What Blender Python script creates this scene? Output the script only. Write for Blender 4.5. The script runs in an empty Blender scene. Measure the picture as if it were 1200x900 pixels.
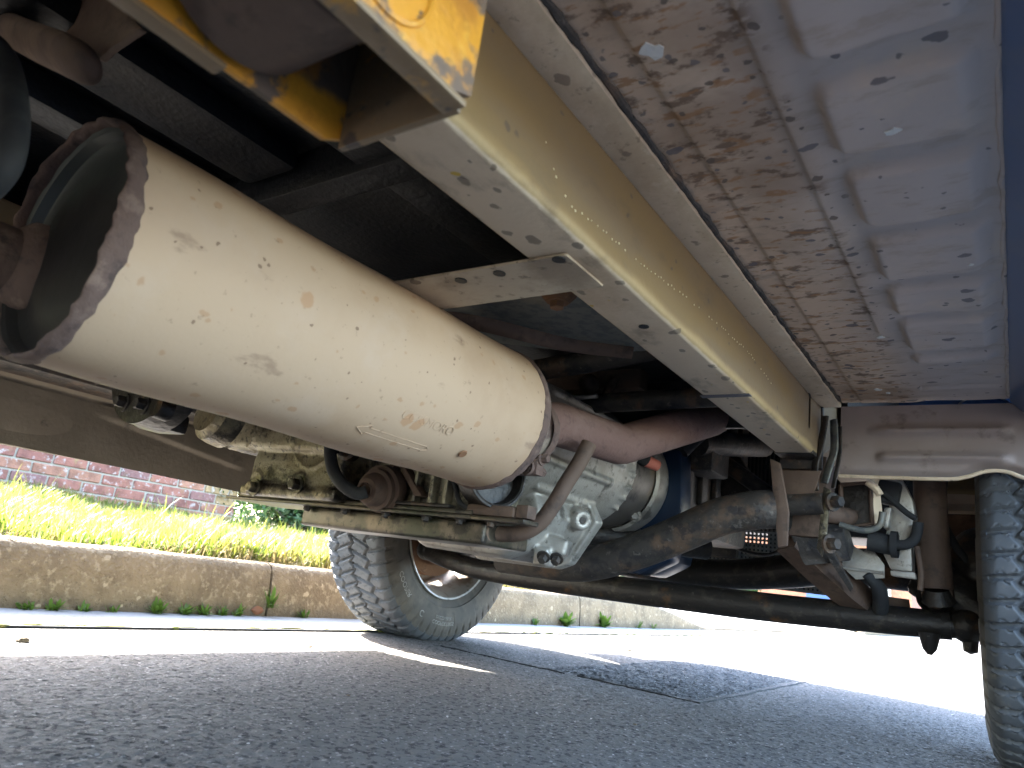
import bpy, bmesh, math, random
import numpy as np
from mathutils import Vector, Matrix, noise as mnoise
R = math.radians
sc = bpy.context.scene
col = sc.collection
random.seed(7); rng = np.random.default_rng(7)

# ------------------------------------------------------------------ camera, sky, sun, exposure
cam_d = bpy.data.cameras.new('camera'); cam = bpy.data.objects.new('camera', cam_d); col.objects.link(cam)
cam_d.sensor_width = 36; cam_d.lens = 24.9; cam_d.clip_start = .01; cam_d.clip_end = 1500
cx = Vector((.8214, .5558, .1285)); cyd = Vector((-.0413, .2826, -.9584)); cf = Vector((-.5689, .7818, .2551))
cm = Matrix((cx, -cyd, -cf)).transposed().to_4x4(); cm.translation = (0, 0, .23)
cam.matrix_world = cm
cam_d.dof.use_dof = True; cam_d.dof.focus_distance = 1.25; cam_d.dof.aperture_fstop = 10
sc.camera = cam
SUN_AZ, SUN_EL = 270, 41          # compass bearing (from +Y, clockwise) and height of the sun
w = bpy.data.worlds.new('World'); sc.world = w; w.use_nodes = True
nt = w.node_tree; sky = nt.nodes.new('ShaderNodeTexSky'); sky.sky_type = 'NISHITA'; sky.sun_disc = False
sky.sun_elevation = R(SUN_EL); sky.sun_rotation = R(SUN_AZ); sky.air_density = 1.0; sky.dust_density = 2.0; sky.ozone_density = 1.0
nt.links.new(sky.outputs[0], nt.nodes['Background'].inputs[0]); nt.nodes['Background'].inputs[1].default_value = .15
sun_d = bpy.data.lights.new('sun', 'SUN'); sun_d.energy = 4; sun_d.angle = R(.55); sun_d.color = (1, .95, .87)
sun = bpy.data.objects.new('sun', sun_d); col.objects.link(sun)
to_sun = Vector((math.sin(R(SUN_AZ))*math.cos(R(SUN_EL)), math.cos(R(SUN_AZ))*math.cos(R(SUN_EL)), math.sin(R(SUN_EL))))
sun.rotation_euler = to_sun.to_track_quat('Z', 'Y').to_euler(); sun.location = (-6, 0, 7)
vs = sc.view_settings; vs.view_transform = 'Standard'; vs.look = 'None'; vs.gamma = 1; vs.exposure = 4.15
sc.cycles.max_bounces = 10; sc.cycles.diffuse_bounces = 7; sc.cycles.glossy_bounces = 4
sc.cycles.transmission_bounces = 6; sc.cycles.sample_clamp_indirect = 12
sc.cycles.use_denoising = True; sc.cycles.caustics_reflective = False; sc.cycles.caustics_refractive = False

# ------------------------------------------------------------------ materials
def mat(name, colr, rough=.6, metal=0., layers=(), bump=None, spec=.4, trans=0., coat=0.):
    """layers: dicts c (colour), s (noise scale), lo/hi thresholds, st (stretch), t ('n' noise, 'v' spots, 'x'/'y'/'z' position), r (rough there)"""
    m = bpy.data.materials.new(name); m.use_nodes = True
    n = m.node_tree.nodes; l = m.node_tree.links; b = n['Principled BSDF']
    tc = n.new('ShaderNodeTexCoord'); sep = None
    cur = None; curr = None
    def val(x):
        v = n.new('ShaderNodeRGB'); v.outputs[0].default_value = (*x, 1); return v.outputs[0]
    cur = val(colr)
    for i, L in enumerate(layers):
        mp = n.new('ShaderNodeMapping'); mp.inputs['Scale'].default_value = L.get('st', (1, 1, 1)); mp.inputs['Location'].default_value = (i*3.7+L.get('o', 0), i*1.3, i*2.1)
        l.new(tc.outputs['Object'], mp.inputs[0])
        t = L.get('t', 'n')
        if t == 'n':
            q = n.new('ShaderNodeTexNoise'); q.inputs['Scale'].default_value = L['s']; q.inputs['Detail'].default_value = L.get('d', 6); q.inputs['Roughness'].default_value = .62
            l.new(mp.outputs[0], q.inputs[0]); out = q.outputs[0]
        elif t == 'v':
            q = n.new('ShaderNodeTexVoronoi'); q.inputs['Scale'].default_value = L['s']; q.inputs['Randomness'].default_value = 1
            wn = n.new('ShaderNodeTexNoise'); wn.inputs['Scale'].default_value = L['s']*1.6; wn.inputs['Detail'].default_value = 3
            l.new(mp.outputs[0], wn.inputs[0])
            va = n.new('ShaderNodeVectorMath'); va.operation = 'MULTIPLY_ADD'; va.inputs[1].default_value = (.5/L['s'],)*3
            l.new(wn.outputs[1], va.inputs[0]); l.new(mp.outputs[0], va.inputs[2]); l.new(va.outputs[0], q.inputs[0])
            # spot size differs per cell, many cells have none
            sx = n.new('ShaderNodeSeparateColor'); l.new(q.outputs['Color'], sx.inputs[0])
            ma = n.new('ShaderNodeMath'); ma.operation = 'MULTIPLY_ADD'; ma.inputs[1].default_value = -L.get('var', .3); ma.inputs[2].default_value = 1.0
            l.new(sx.outputs[0], ma.inputs[0])
            mb = n.new('ShaderNodeMath'); mb.operation = 'SUBTRACT'; l.new(ma.outputs[0], mb.inputs[0]); l.new(q.outputs['Distance'], mb.inputs[1]); out = mb.outputs[0]
        else:
            sp = n.new('ShaderNodeSeparateXYZ'); l.new(tc.outputs['Object'], sp.inputs[0])
            wn = n.new('ShaderNodeTexNoise'); wn.inputs['Scale'].default_value = L.get('s', 20); wn.inputs['Detail'].default_value = 6
            l.new(mp.outputs[0], wn.inputs[0])
            ma = n.new('ShaderNodeMath'); ma.operation = 'MULTIPLY_ADD'; ma.inputs[1].default_value = L.get('amp', .05)
            l.new(wn.outputs[0], ma.inputs[0]); l.new(sp.outputs['XYZ'.index(t.upper())], ma.inputs[2]); out = ma.outputs[0]
        mr = n.new('ShaderNodeMapRange'); mr.inputs[1].default_value = L['lo']; mr.inputs[2].default_value = L['hi']; mr.inputs[4].default_value = L.get('a', 1)
        mr.interpolation_type = 'SMOOTHSTEP'
        l.new(out, mr.inputs[0]); fac = mr.outputs[0]
        if 'm' in L:      # mask by position: (axis, lo, hi)
            sp = n.new('ShaderNodeSeparateXYZ'); l.new(tc.outputs['Object'], sp.inputs[0])
            m2 = n.new('ShaderNodeMapRange'); m2.inputs[1].default_value = L['m'][1]; m2.inputs[2].default_value = L['m'][2]; m2.interpolation_type = 'SMOOTHSTEP'
            l.new(sp.outputs['xyz'.index(L['m'][0])], m2.inputs[0])
            mm = n.new('ShaderNodeMath'); mm.operation = 'MULTIPLY'; l.new(fac, mm.inputs[0]); l.new(m2.outputs[0], mm.inputs[1]); fac = mm.outputs[0]
        mx = n.new('ShaderNodeMix'); mx.data_type = 'RGBA'; l.new(fac, mx.inputs[0]); l.new(cur, mx.inputs[6]); mx.inputs[7].default_value = (*L['c'], 1); cur = mx.outputs[2]
        if 'r' in L:
            mr2 = n.new('ShaderNodeMix'); mr2.data_type = 'FLOAT'; l.new(fac, mr2.inputs[0]); mr2.inputs[2].default_value = rough
            if curr is not None: l.new(curr, mr2.inputs[2])
            mr2.inputs[3].default_value = L['r']; curr = mr2.outputs[0]
    l.new(cur, b.inputs['Base Color'])
    b.inputs['Roughness'].default_value = rough
    if curr is not None: l.new(curr, b.inputs['Roughness'])
    b.inputs['Metallic'].default_value = metal; b.inputs['Specular IOR Level'].default_value = spec
    b.inputs['Transmission Weight'].default_value = trans; b.inputs['Coat Weight'].default_value = coat
    if bump:
        prev = None
        for (s, st, d) in bump:
            q = n.new('ShaderNodeTexNoise'); q.inputs['Scale'].default_value = s; q.inputs['Detail'].default_value = 5; l.new(tc.outputs['Object'], q.inputs[0])
            bp = n.new('ShaderNodeBump'); bp.inputs['Strength'].default_value = st; bp.inputs['Distance'].default_value = d
            l.new(q.outputs[0], bp.inputs['Height'])
            if prev: l.new(prev, bp.inputs['Normal'])
            prev = bp.outputs[0]
        l.new(prev, b.inputs['Normal'])
    return m
D = dict
M = {}
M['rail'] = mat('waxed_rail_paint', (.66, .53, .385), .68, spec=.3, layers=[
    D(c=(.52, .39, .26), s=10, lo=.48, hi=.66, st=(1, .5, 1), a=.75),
    D(c=(.40, .30, .165), t='z', s=30, amp=.003, lo=.5218, hi=.5240), D(c=(.205, .152, .098), t='z', s=12, amp=.016, lo=.533, hi=.545),  # tone split by height: pale underside, yellowish edge, darker sides
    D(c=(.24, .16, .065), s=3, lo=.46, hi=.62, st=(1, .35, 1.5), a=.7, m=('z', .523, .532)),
    D(c=(.16, .118, .08), s=16, lo=.54, hi=.7, st=(1, .5, 1), a=.55), D(c=(.34, .27, .18), s=5, lo=.58, hi=.74, st=(1, .4, 1), a=.4),
    D(c=(.15, .12, .095), s=62, lo=.68, hi=.74, t='v', var=.5, a=.7, st=(1, .65, 1)), D(c=(.12, .095, .08), s=30, lo=.76, hi=.80, t='v', var=.5, a=.7, st=(1, .8, 1)), D(c=(.6, .4, .08), s=40, lo=.86, hi=.89, t='v', var=.5)],
    bump=[(160, .25, .002), (25, .2, .004)])
M['dust'] = mat('dusty_flange_paint', (.60, .49, .36), .7, layers=[D(c=(.44, .34, .235), s=9, lo=.48, hi=.66, st=(1, .5, 1), a=.8), D(c=(.66, .57, .45), s=22, lo=.54, hi=.68, a=.6), D(c=(.2, .155, .12), s=34, lo=.70, hi=.75, t='v', var=.5, a=.75), D(c=(.16, .12, .09), s=90, lo=.6, hi=.68, a=.5)], spec=.3, bump=[(140, .3, .002)])
M['member'] = mat('grimy_shaded_member_paint', (.44, .36, .27), .7, layers=[D(c=(.26, .2, .145), s=11, lo=.44, hi=.62, a=.85), D(c=(.05, .04, .035), t='x', s=16, amp=.14, lo=.30, hi=.20, a=.9), D(c=(.12, .09, .07), s=40, lo=.70, hi=.75, t='v', var=.5, a=.8), D(c=(.1, .08, .06), s=60, lo=.58, hi=.68, a=.6)], spec=.3, bump=[(120, .3, .002)])  # besides the grime, the fade into darkness towards the centre line is painted in
M['floor'] = mat('stone_chipped_floor', (.64, .475, .345), .75, spec=.25, layers=[
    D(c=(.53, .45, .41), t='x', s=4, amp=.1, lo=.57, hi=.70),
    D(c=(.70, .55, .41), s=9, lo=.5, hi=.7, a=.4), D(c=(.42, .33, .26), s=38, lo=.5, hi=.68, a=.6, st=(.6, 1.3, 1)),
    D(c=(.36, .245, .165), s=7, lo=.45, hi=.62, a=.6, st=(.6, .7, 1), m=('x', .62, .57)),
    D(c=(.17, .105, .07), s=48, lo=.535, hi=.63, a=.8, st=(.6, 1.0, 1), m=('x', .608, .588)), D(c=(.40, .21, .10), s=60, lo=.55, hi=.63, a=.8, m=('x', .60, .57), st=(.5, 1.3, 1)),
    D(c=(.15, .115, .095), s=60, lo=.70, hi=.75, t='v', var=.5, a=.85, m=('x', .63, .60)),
    D(c=(.17, .15, .155), s=34, lo=.735, hi=.76, t='v', var=.5, a=.85, st=(.8, 1.1, 1)), D(c=(.18, .155, .15), s=60, lo=.74, hi=.79, t='v', var=.5, a=.8)],
    bump=[(130, .3, .002), (18, .25, .006)])
M['shield'] = mat('arch_shield_paint', (.27, .22, .205), .55, layers=[D(c=(.34, .3, .29), s=6, lo=.45, hi=.7, a=.6), D(c=(.09, .06, .05), s=22, lo=.58, hi=.75, a=.6)], bump=[(120, .15, .002)])
M['muffler'] = mat('aluminised_muffler', (0.452, 0.322, 0.217), .66, .0, spec=.3, layers=[
    D(c=(0.362, 0.242, 0.153), s=4, lo=.42, hi=.66, a=.7), D(c=(0.465, 0.347, 0.257), s=11, lo=.5, hi=.72, a=.6),
    D(c=(0.388, 0.198, 0.0883), s=26, lo=.66, hi=.70, t='v', var=.6, a=.55, st=(1, 1.0, 1.0), m=('z', .50, .44)), D(c=(0.355, 0.187, 0.0883), s=52, lo=.68, hi=.75, t='v', var=.55, a=.5), D(c=(0.13, 0.0716, 0.0444), s=80, lo=.82, hi=.86, t='v', var=.5, a=.7),
    D(c=(0.194, 0.121, 0.0788), s=120, lo=.63, hi=.72, a=.55), D(c=(0.181, 0.11, 0.0739), s=16, lo=.64, hi=.7, a=.5, st=(1, .4, 1))], bump=[(12, .1, .006), (240, .1, .001)])
M['rust_rim'] = mat('rusted_rim', (.13, .085, .07), .85, .1, layers=[D(c=(.27, .19, .15), s=30, lo=.54, hi=.66, a=.55), D(c=(.06, .042, .04), s=50, lo=.5, hi=.7)], bump=[(70, .7, .004), (260, .4, .002)])
M['muffler_end'] = mat('stained_end_cap', (0.0585, 0.063, 0.0587), .5, .4, layers=[D(c=(0.0248, 0.0225, 0.0218), t='z', s=14, amp=.07, lo=.525, hi=.495)], bump=[(60, .15, .003)])
M['pipe'] = mat('rusted_exhaust_pipe', (.17, .10, .085), .78, .1, layers=[D(c=(.23, .155, .135), s=12, lo=.45, hi=.7, a=.7), D(c=(.1, .06, .055), s=60, lo=.52, hi=.7, a=.7), D(c=(.5, .43, .35), t='v', s=9, lo=.93, hi=.95, var=.5)], bump=[(190, .5, .002), (60, .2, .002)])
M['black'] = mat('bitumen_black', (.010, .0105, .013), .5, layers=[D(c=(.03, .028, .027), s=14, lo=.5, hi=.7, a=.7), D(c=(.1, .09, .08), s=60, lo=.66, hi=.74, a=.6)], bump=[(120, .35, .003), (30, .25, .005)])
M['dark_steel'] = mat('dark_dirty_steel', (.05, .043, .038), .6, .2, layers=[D(c=(.13, .08, .05), s=12, lo=.5, hi=.64, a=.75), D(c=(.018, .018, .02), s=30, lo=.48, hi=.62, a=.8), D(c=(.16, .14, .12), s=70, lo=.6, hi=.68, a=.6)], bump=[(120, .5, .003), (30, .3, .004)])
M['axle'] = mat('oily_axle_black', (.022, .019, .017), .42, .2, layers=[D(c=(.13, .065, .028), s=9, lo=.58, hi=.68, a=.8), D(c=(.065, .054, .043), s=34, lo=.52, hi=.66, a=.7), D(c=(.15, .13, .1), s=110, lo=.64, hi=.7, a=.5)], bump=[(110, .5, .003), (26, .3, .004)])
M['brown'] = mat('brown_rusty_steel', (0.111, 0.0722, 0.053), .75, .1, layers=[D(c=(0.187, 0.123, 0.0858), s=16, lo=.5, hi=.7, a=.7), D(c=(0.0425, 0.0287, 0.0234), s=36, lo=.5, hi=.7, a=.7)], bump=[(90, .4, .002)])
M['alu'] = mat('cast_aluminium', (0.396, 0.374, 0.336), .46, .45, layers=[D(c=(0.238, 0.218, 0.186), s=9, lo=.42, hi=.62, a=.8), D(c=(0.0871, 0.0765, 0.0635), s=20, lo=.56, hi=.68, a=.85), D(c=(0.0475, 0.042, 0.0374), s=70, lo=.58, hi=.68, a=.6)], bump=[(200, .35, .002), (50, .2, .003)])
M['alu_dirty'] = mat('oily_cast_aluminium', (.30, .275, .20), .45, .4, layers=[D(c=(.17, .14, .08), s=7, lo=.42, hi=.6, a=.8), D(c=(.03, .026, .022), s=11, lo=.46, hi=.57, a=.92, r=.3), D(c=(.03, .027, .024), s=90, lo=.55, hi=.64, a=.75), D(c=(.42, .38, .3), s=45, lo=.62, hi=.7, a=.6)], bump=[(160, .5, .003), (40, .3, .004)])
M['pan'] = mat('oily_pan_steel', (0.066, 0.053, 0.0375), .36, .35, layers=[D(c=(0.033, 0.0345, 0.021), s=5, lo=.45, hi=.58), D(c=(0.143, 0.111, 0.08), s=10, lo=.56, hi=.68, a=.8), D(c=(0.011, 0.00954, 0.0085), s=22, lo=.52, hi=.62, a=.85), D(c=(0.011, 0.00954, 0.0085), s=90, lo=.58, hi=.66, a=.8)], bump=[(90, .3, .002)])
M['sill'] = mat('grimy_sill', (.19, .165, .13), .66, layers=[D(c=(.26, .23, .185), s=8, lo=.48, hi=.7, a=.6), D(c=(.24, .22, .19), s=90, lo=.66, hi=.74, a=.5), D(c=(.05, .045, .04), s=16, lo=.62, hi=.74, a=.7)], bump=[(110, .35, .003)])
M['blue'] = mat('blue_body_paint', (0.0595, 0.128, 0.299), .35, coat=.5, layers=[D(c=(0.119, 0.165, 0.26), s=12, lo=.45, hi=.75, a=.6)], bump=[(90, .06, .001)])
M['engine_blue'] = mat('blue_engine_enamel', (0.0075, 0.0203, 0.048), .35, layers=[D(c=(0.01, 0.0135, 0.024), s=9, lo=.5, hi=.66, a=.85)], bump=[(70, .15, .002)])
M['rubber'] = mat('black_rubber', (.02, .021, .023), .8, layers=[D(c=(.05, .05, .048), s=25, lo=.5, hi=.72, a=.6)], bump=[(140, .15, .001)])
M['tyre'] = mat('tyre_rubber', (0.0633, 0.069, 0.0762), .62, layers=[D(c=(0.0978, 0.101, 0.106), s=16, lo=.45, hi=.7, a=.7), D(c=(0.138, 0.127, 0.106), s=50, lo=.6, hi=.72, a=.45)], bump=[(200, .15, .001)])
M['sidewall'] = mat('tyre_sidewall', (0.0625, 0.055, 0.0462), .7, layers=[D(c=(0.106, 0.0912, 0.0725), s=14, lo=.45, hi=.66, a=.8), D(c=(0.0375, 0.035, 0.0312), s=34, lo=.52, hi=.66, a=.7)], bump=[(160, .2, .001)])
M['letter'] = mat('tyre_lettering', (.26, .25, .235), .7)
M['wheel'] = mat('wheel_steel_silver', (.4, .38, .35), .42, .6, layers=[D(c=(.2, .13, .08), s=10, lo=.5, hi=.68, a=.8), D(c=(.07, .055, .04), s=28, lo=.55, hi=.7, a=.7)], bump=[(90, .1, .001)])
M['rust'] = mat('orange_brown_rust', (.2, .1, .05), .85, layers=[D(c=(.1, .05, .03), s=30, lo=.5, hi=.68), D(c=(.32, .19, .1), s=50, lo=.6, hi=.72, a=.6)], bump=[(90, .4, .002)])
M['wax'] = mat('yellow_wax_on_rust', (0.561, 0.248, 0.0225), .42, layers=[D(c=(0.357, 0.136, 0.015), s=30, lo=.46, hi=.62, a=.8, r=.5), D(c=(0.629, 0.336, 0.0525), s=50, lo=.55, hi=.68, a=.7), D(c=(0.128, 0.084, 0.0562), s=16, lo=.485, hi=.55, r=.7), D(c=(0.0425, 0.036, 0.0375), s=60, lo=.62, hi=.68, r=.7)], bump=[(45, .6, .004), (200, .3, .001)])
M['wax_brown'] = mat('brown_wax_on_rust', (.22, .15, .085), .5, layers=[D(c=(.58, .28, .03), s=24, lo=.56, hi=.68, a=.9), D(c=(.06, .05, .05), s=38, lo=.56, hi=.64, a=.9)], bump=[(55, .5, .004)])
M['wax_low'] = mat('wax_along_edge', (.10, .075, .058), .55, layers=[D(c=(.62, .28, .025), t='z', s=22, amp=.05, lo=.506, hi=.494, r=.42), D(c=(.40, .16, .02), s=34, lo=.5, hi=.62, a=.6), D(c=(.13, .095, .07), s=20, lo=.54, hi=.6, r=.7)], bump=[(45, .6, .004)])
M['galv'] = mat('mottled_galvanised', (.16, .165, .15), .6, .3, layers=[D(c=(.1, .11, .11), s=60, lo=.45, hi=.6), D(c=(.24, .2, .14), s=12, lo=.5, hi=.7, a=.6)], bump=[(120, .2, .002)])
M['pink'] = mat('pink_connector', (.6, .2, .15), .4)
M['chrome'] = mat('bright_pipe', (.45, .46, .48), .3, .9)
M['flake'] = mat('bare_flake', (.75, .74, .70), .6, bump=[(200, .8, .002)])
M['glass'] = mat('dark_window_glass', (.02, .025, .03), .05, spec=.6)
M['asphalt'] = mat('road_asphalt', (0.138, 0.125, 0.112), .78, layers=[D(c=(0.11, 0.101, 0.0913), s=1.6, lo=.4, hi=.7, a=.7), D(c=(0.297, 0.275, 0.253), s=135, lo=.56, hi=.68, t='v', var=.5, a=.85), D(c=(0.022, 0.0209, 0.0198), s=95, lo=.52, hi=.6, a=.8), D(c=(0.44, 0.407, 0.374), s=70, lo=.80, hi=.83, t='v', var=.5)], bump=[(180, .6, .004)])
M['patch'] = mat('patch_asphalt', (.06, .06, .06), .72, layers=[D(c=(.22, .215, .21), s=80, lo=.64, hi=.72, t='v', var=.5, a=.9), D(c=(.015, .015, .015), s=70, lo=.52, hi=.6)], bump=[(110, 1, .012), (60, .4, .008)])
M['tar'] = mat('tar_seal', (.012, .012, .012), .8, bump=[(60, .4, .003)])
M['concrete'] = mat('gutter_concrete', (.3, .29, .27), .85, layers=[D(c=(.2, .19, .17), s=5, lo=.45, hi=.7, a=.7), D(c=(.4, .38, .35), s=130, lo=.6, hi=.7, a=.6)], bump=[(200, .5, .003)])
M['kerb'] = mat('kerb_concrete', (0.212, 0.15, 0.0825), .85, layers=[D(c=(0.129, 0.0903, 0.0488), s=9, lo=.42, hi=.62, a=.8), D(c=(0.304, 0.232, 0.139), s=60, lo=.52, hi=.64, a=.75), D(c=(0.092, 0.0688, 0.0413), t='z', s=25, amp=.06, lo=.085, hi=.03, a=.75), D(c=(0.386, 0.301, 0.188), s=18, lo=.80, hi=.84, t='v', var=.5, a=.8), D(c=(0.092, 0.0688, 0.0375), s=120, lo=.6, hi=.68, a=.6)], bump=[(120, .9, .006), (30, .4, .008)])
M['soil'] = mat('verge_soil', (.12, .1, .05), .95, layers=[D(c=(.08, .12, .03), s=8, lo=.4, hi=.6)], bump=[(40, .6, .02)])
M['mortar'] = mat('mortar', (.34, .29, .22), .9, bump=[(120, .5, .004)])
M['terrain'] = mat('far_ground', (.1, .12, .05), .95, layers=[D(c=(.16, .15, .1), s=.4, lo=.4, hi=.6)])
M['moss'] = mat('moss', (.1, .11, .02), .95, layers=[D(c=(.2, .16, .04), s=40, lo=.45, hi=.6)], bump=[(120, .8, .006)])
def world_coords(m):
    n = m.node_tree.nodes; l = m.node_tree.links; g = n.new('ShaderNodeNewGeometry')
    for k in list(l):
        if k.from_node.type == 'TEX_COORD': l.new(g.outputs['Position'], k.to_socket)
    return m
def brick_mat(i, c):
    return world_coords(mat('brick_clay_%d' % i, c, .9, layers=[D(c=tuple(x*.6 for x in c), s=14, lo=.42, hi=.66, a=.8), D(c=(.5, .43, .37), s=22, lo=.54, hi=.66, a=.7), D(c=(.28, .25, .08), s=5, lo=.58, hi=.7, a=.5)], bump=[(90, .6, .005)]))
BR = [brick_mat(i, c) for i, c in enumerate([(.30, .12, .08), (.25, .10, .07), (.33, .15, .09), (.23, .11, .09), (.36, .23, .11)])]
def leaf_mat(name, c, c2, tr=.5):
    m = bpy.data.materials.new(name); m.use_nodes = True; n = m.node_tree.nodes; l = m.node_tree.links
    tc = n.new('ShaderNodeTexCoord'); q = n.new('ShaderNodeTexNoise'); q.inputs['Scale'].default_value = 9; l.new(tc.outputs['Object'], q.inputs[0])
    rp = n.new('ShaderNodeMapRange'); rp.inputs[1].default_value = .38; rp.inputs[2].default_value = .62; l.new(q.outputs[0], rp.inputs[0])
    mx = n.new('ShaderNodeMix'); mx.data_type = 'RGBA'; l.new(rp.outputs[0], mx.inputs[0]); mx.inputs[6].default_value = (*c, 1); mx.inputs[7].default_value = (*c2, 1)
    b = n['Principled BSDF']; l.new(mx.outputs[2], b.inputs['Base Color']); b.inputs['Roughness'].default_value = .5
    t = n.new('ShaderNodeBsdfTranslucent'); l.new(mx.outputs[2], t.inputs[0])
    ms = n.new('ShaderNodeMixShader'); ms.inputs[0].default_value = tr; l.new(b.outputs[0], ms.inputs[1]); l.new(t.outputs[0], ms.inputs[2]); l.new(ms.outputs[0], n['Material Output'].inputs[0])
    return m
M['grass'] = leaf_mat('grass_blade', (.10, .15, .015), (.2, .2, .04), .55)
M['dry'] = leaf_mat('dry_grass', (.34, .26, .12), (.25, .19, .08), .4)
M['leaf'] = leaf_mat('shrub_leaf', (.05, .11, .03), (.1, .14, .05), .4)
M['weed'] = leaf_mat('weed_leaf', (.09, .16, .02), (.13, .2, .03), .45)
M['brown_leaf'] = leaf_mat('dead_leaf', (.32, .13, .06), (.22, .1, .05), .4)
M['bark'] = mat('bark', (.1, .075, .05), .9)

# ------------------------------------------------------------------ mesh builder
OFF = {}      # world position of every object's origin
def rot_to(axis):
    return Vector(axis).normalized().to_track_quat('Z', 'Y').to_matrix()
class B:
    def __init__(s): s.bm = bmesh.new()
    def _merge(s, t, bev=0, seg=2, ang=30):
        if bev > 0:
            es = [e for e in t.edges if len(e.link_faces) == 2 and e.calc_face_angle(0) > R(ang)]
            bmesh.ops.bevel(t, geom=es, offset=bev, segments=seg, profile=.6, affect='EDGES', clamp_overlap=True)
        me = bpy.data.meshes.new('tmp'); t.to_mesh(me); t.free(); s.bm.from_mesh(me); bpy.data.meshes.remove(me); return s
    def box(s, x0, x1, y0, y1, z0, z1, bev=0, seg=2, m=None):
        t = bmesh.new(); bmesh.ops.create_cube(t, size=1)
        for v in t.verts: v.co = Vector(((x0+x1)/2+v.co.x*(x1-x0), (y0+y1)/2+v.co.y*(y1-y0), (z0+z1)/2+v.co.z*(z1-z0)))
        if m is not None: bmesh.ops.transform(t, matrix=m, verts=t.verts)
        return s._merge(t, bev, seg)
    def obox(s, c, size, rot, bev=0, seg=2):
        """box of a size, turned by euler degrees, centred on c"""
        from mathutils import Euler
        mt = Matrix.Translation(c) @ Euler([R(a) for a in rot]).to_matrix().to_4x4()
        a, b, h = [q/2 for q in size]; return s.box(-a, a, -b, b, -h, h, bev, seg, mt)
    def prism(s, pts, axis, a0, a1, bev=0, seg=2):
        t = bmesh.new()
        f = {'x': lambda p, a: (a, p[0], p[1]), 'y': lambda p, a: (p[0], a, p[1]), 'z': lambda p, a: (p[0], p[1], a)}[axis]
        lo = [t.verts.new(f(p, a0)) for p in pts]; hi = [t.verts.new(f(p, a1)) for p in pts]; n = len(pts)
        t.faces.new(lo); t.faces.new(hi[::-1])
        for i in range(n): t.faces.new((lo[i], hi[i], hi[(i+1) % n], lo[(i+1) % n]))
        bmesh.ops.recalc_face_normals(t, faces=t.faces); return s._merge(t, bev, seg)
    def plate(s, pts3, th, bev=0):
        """flat polygon through 3D points, thickened along its normal"""
        P = [Vector(p) for p in pts3]; nn = (P[1]-P[0]).cross(P[2]-P[0]).normalized()*th/2
        t = bmesh.new(); a = [t.verts.new(p-nn) for p in P]; b = [t.verts.new(p+nn) for p in P]; n = len(P)
        t.faces.new(a); t.faces.new(b[::-1])
        for i in range(n): t.faces.new((a[i], b[i], b[(i+1) % n], a[(i+1) % n]))
        bmesh.ops.recalc_face_normals(t, faces=t.faces); return s._merge(t, bev)
    def tube(s, path, r, seg=16, sm=0, cap=True, flat=1.):
        P = [Vector(p) for p in path]; rr = [r]*len(P) if not isinstance(r, (list, tuple)) else list(r)
        if sm:
            Q = []; q = []
            for i in range(len(P)-1):
                a, b, c, d = P[max(i-1, 0)], P[i], P[i+1], P[min(i+2, len(P)-1)]
                for k in range(sm):
                    u = k/sm; Q.append(.5*((2*b)+(c-a)*u+(2*a-5*b+4*c-d)*u*u+(3*b-a-3*c+d)*u**3)); q.append(rr[i]*(1-u)+rr[i+1]*u)
            Q.append(P[-1]); q.append(rr[-1]); P, rr = Q, q
        t = bmesh.new(); rings = []; up = None
        for i, p in enumerate(P):
            d = (P[min(i+1, len(P)-1)]-P[max(i-1, 0)]).normalized()
            if up is None: up = d.orthogonal().normalized()
            up = (up-d*up.dot(d)).normalized(); sd = d.cross(up)
            # mitre at sharp corners
            k = 1.
            if 0 < i < len(P)-1:
                c = (P[i]-P[i-1]).normalized().dot((P[i+1]-P[i]).normalized()); k = 1/math.sqrt(max(.3, (1+c)/2))
            rings.append([t.verts.new(p+(up*math.cos(2*math.pi*j/seg)*flat+sd*math.sin(2*math.pi*j/seg))*rr[i]*(1+(k-1)*.6)) for j in range(seg)])
        for a, b in zip(rings, rings[1:]):
            for j in range(seg): t.faces.new((a[j], a[(j+1) % seg], b[(j+1) % seg], b[j]))
        if cap: t.faces.new(rings[0][::-1]); t.faces.new(rings[-1])
        bmesh.ops.recalc_face_normals(t, faces=t.faces); return s._merge(t)
    def lathe(s, prof, o=(0, 0, 0), axis=(0, 0, 1), seg=48, close=False):
        m = rot_to(axis); t = bmesh.new(); rings = []
        for (h, r) in prof:
            if r < 1e-6: rings.append([t.verts.new(Vector(o)+m @ Vector((0, 0, h)))])
            else: rings.append([t.verts.new(Vector(o)+m @ Vector((r*math.cos(2*math.pi*j/seg), r*math.sin(2*math.pi*j/seg), h))) for j in range(seg)])
        if close: rings.append(rings[0])
        for a, b in zip(rings, rings[1:]):
            for j in range(seg):
                k = (j+1) % seg
                if len(a) == 1 and len(b) == 1: continue
                if len(a) == 1: t.faces.new((a[0], b[k], b[j]))
                elif len(b) == 1: t.faces.new((a[j], a[k], b[0]))
                else: t.faces.new((a[j], a[k], b[k], b[j]))
        bmesh.ops.recalc_face_normals(t, faces=t.faces); return s._merge(t)
    def bolt(s, c, axis, r, h=None):
        h = h or r*.9
        s.lathe([(0, r*1.55), (h*.2, r*1.5), (h*.22, 0)], c, axis, 18)
        return s.lathe([(0, r), (h, r), (h*1.15, r*.82), (h*1.15, 0)], c, axis, 6)
    def ball(s, c, r, seg=16):
        t = bmesh.new(); bmesh.ops.create_uvsphere(t, u_segments=seg, v_segments=seg//2+2, radius=1)
        rr = (r, r, r) if not isinstance(r, (list, tuple)) else r
        for v in t.verts: v.co = Vector((v.co.x*rr[0], v.co.y*rr[1], v.co.z*rr[2]))+Vector(c)
        return s._merge(t)
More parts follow.
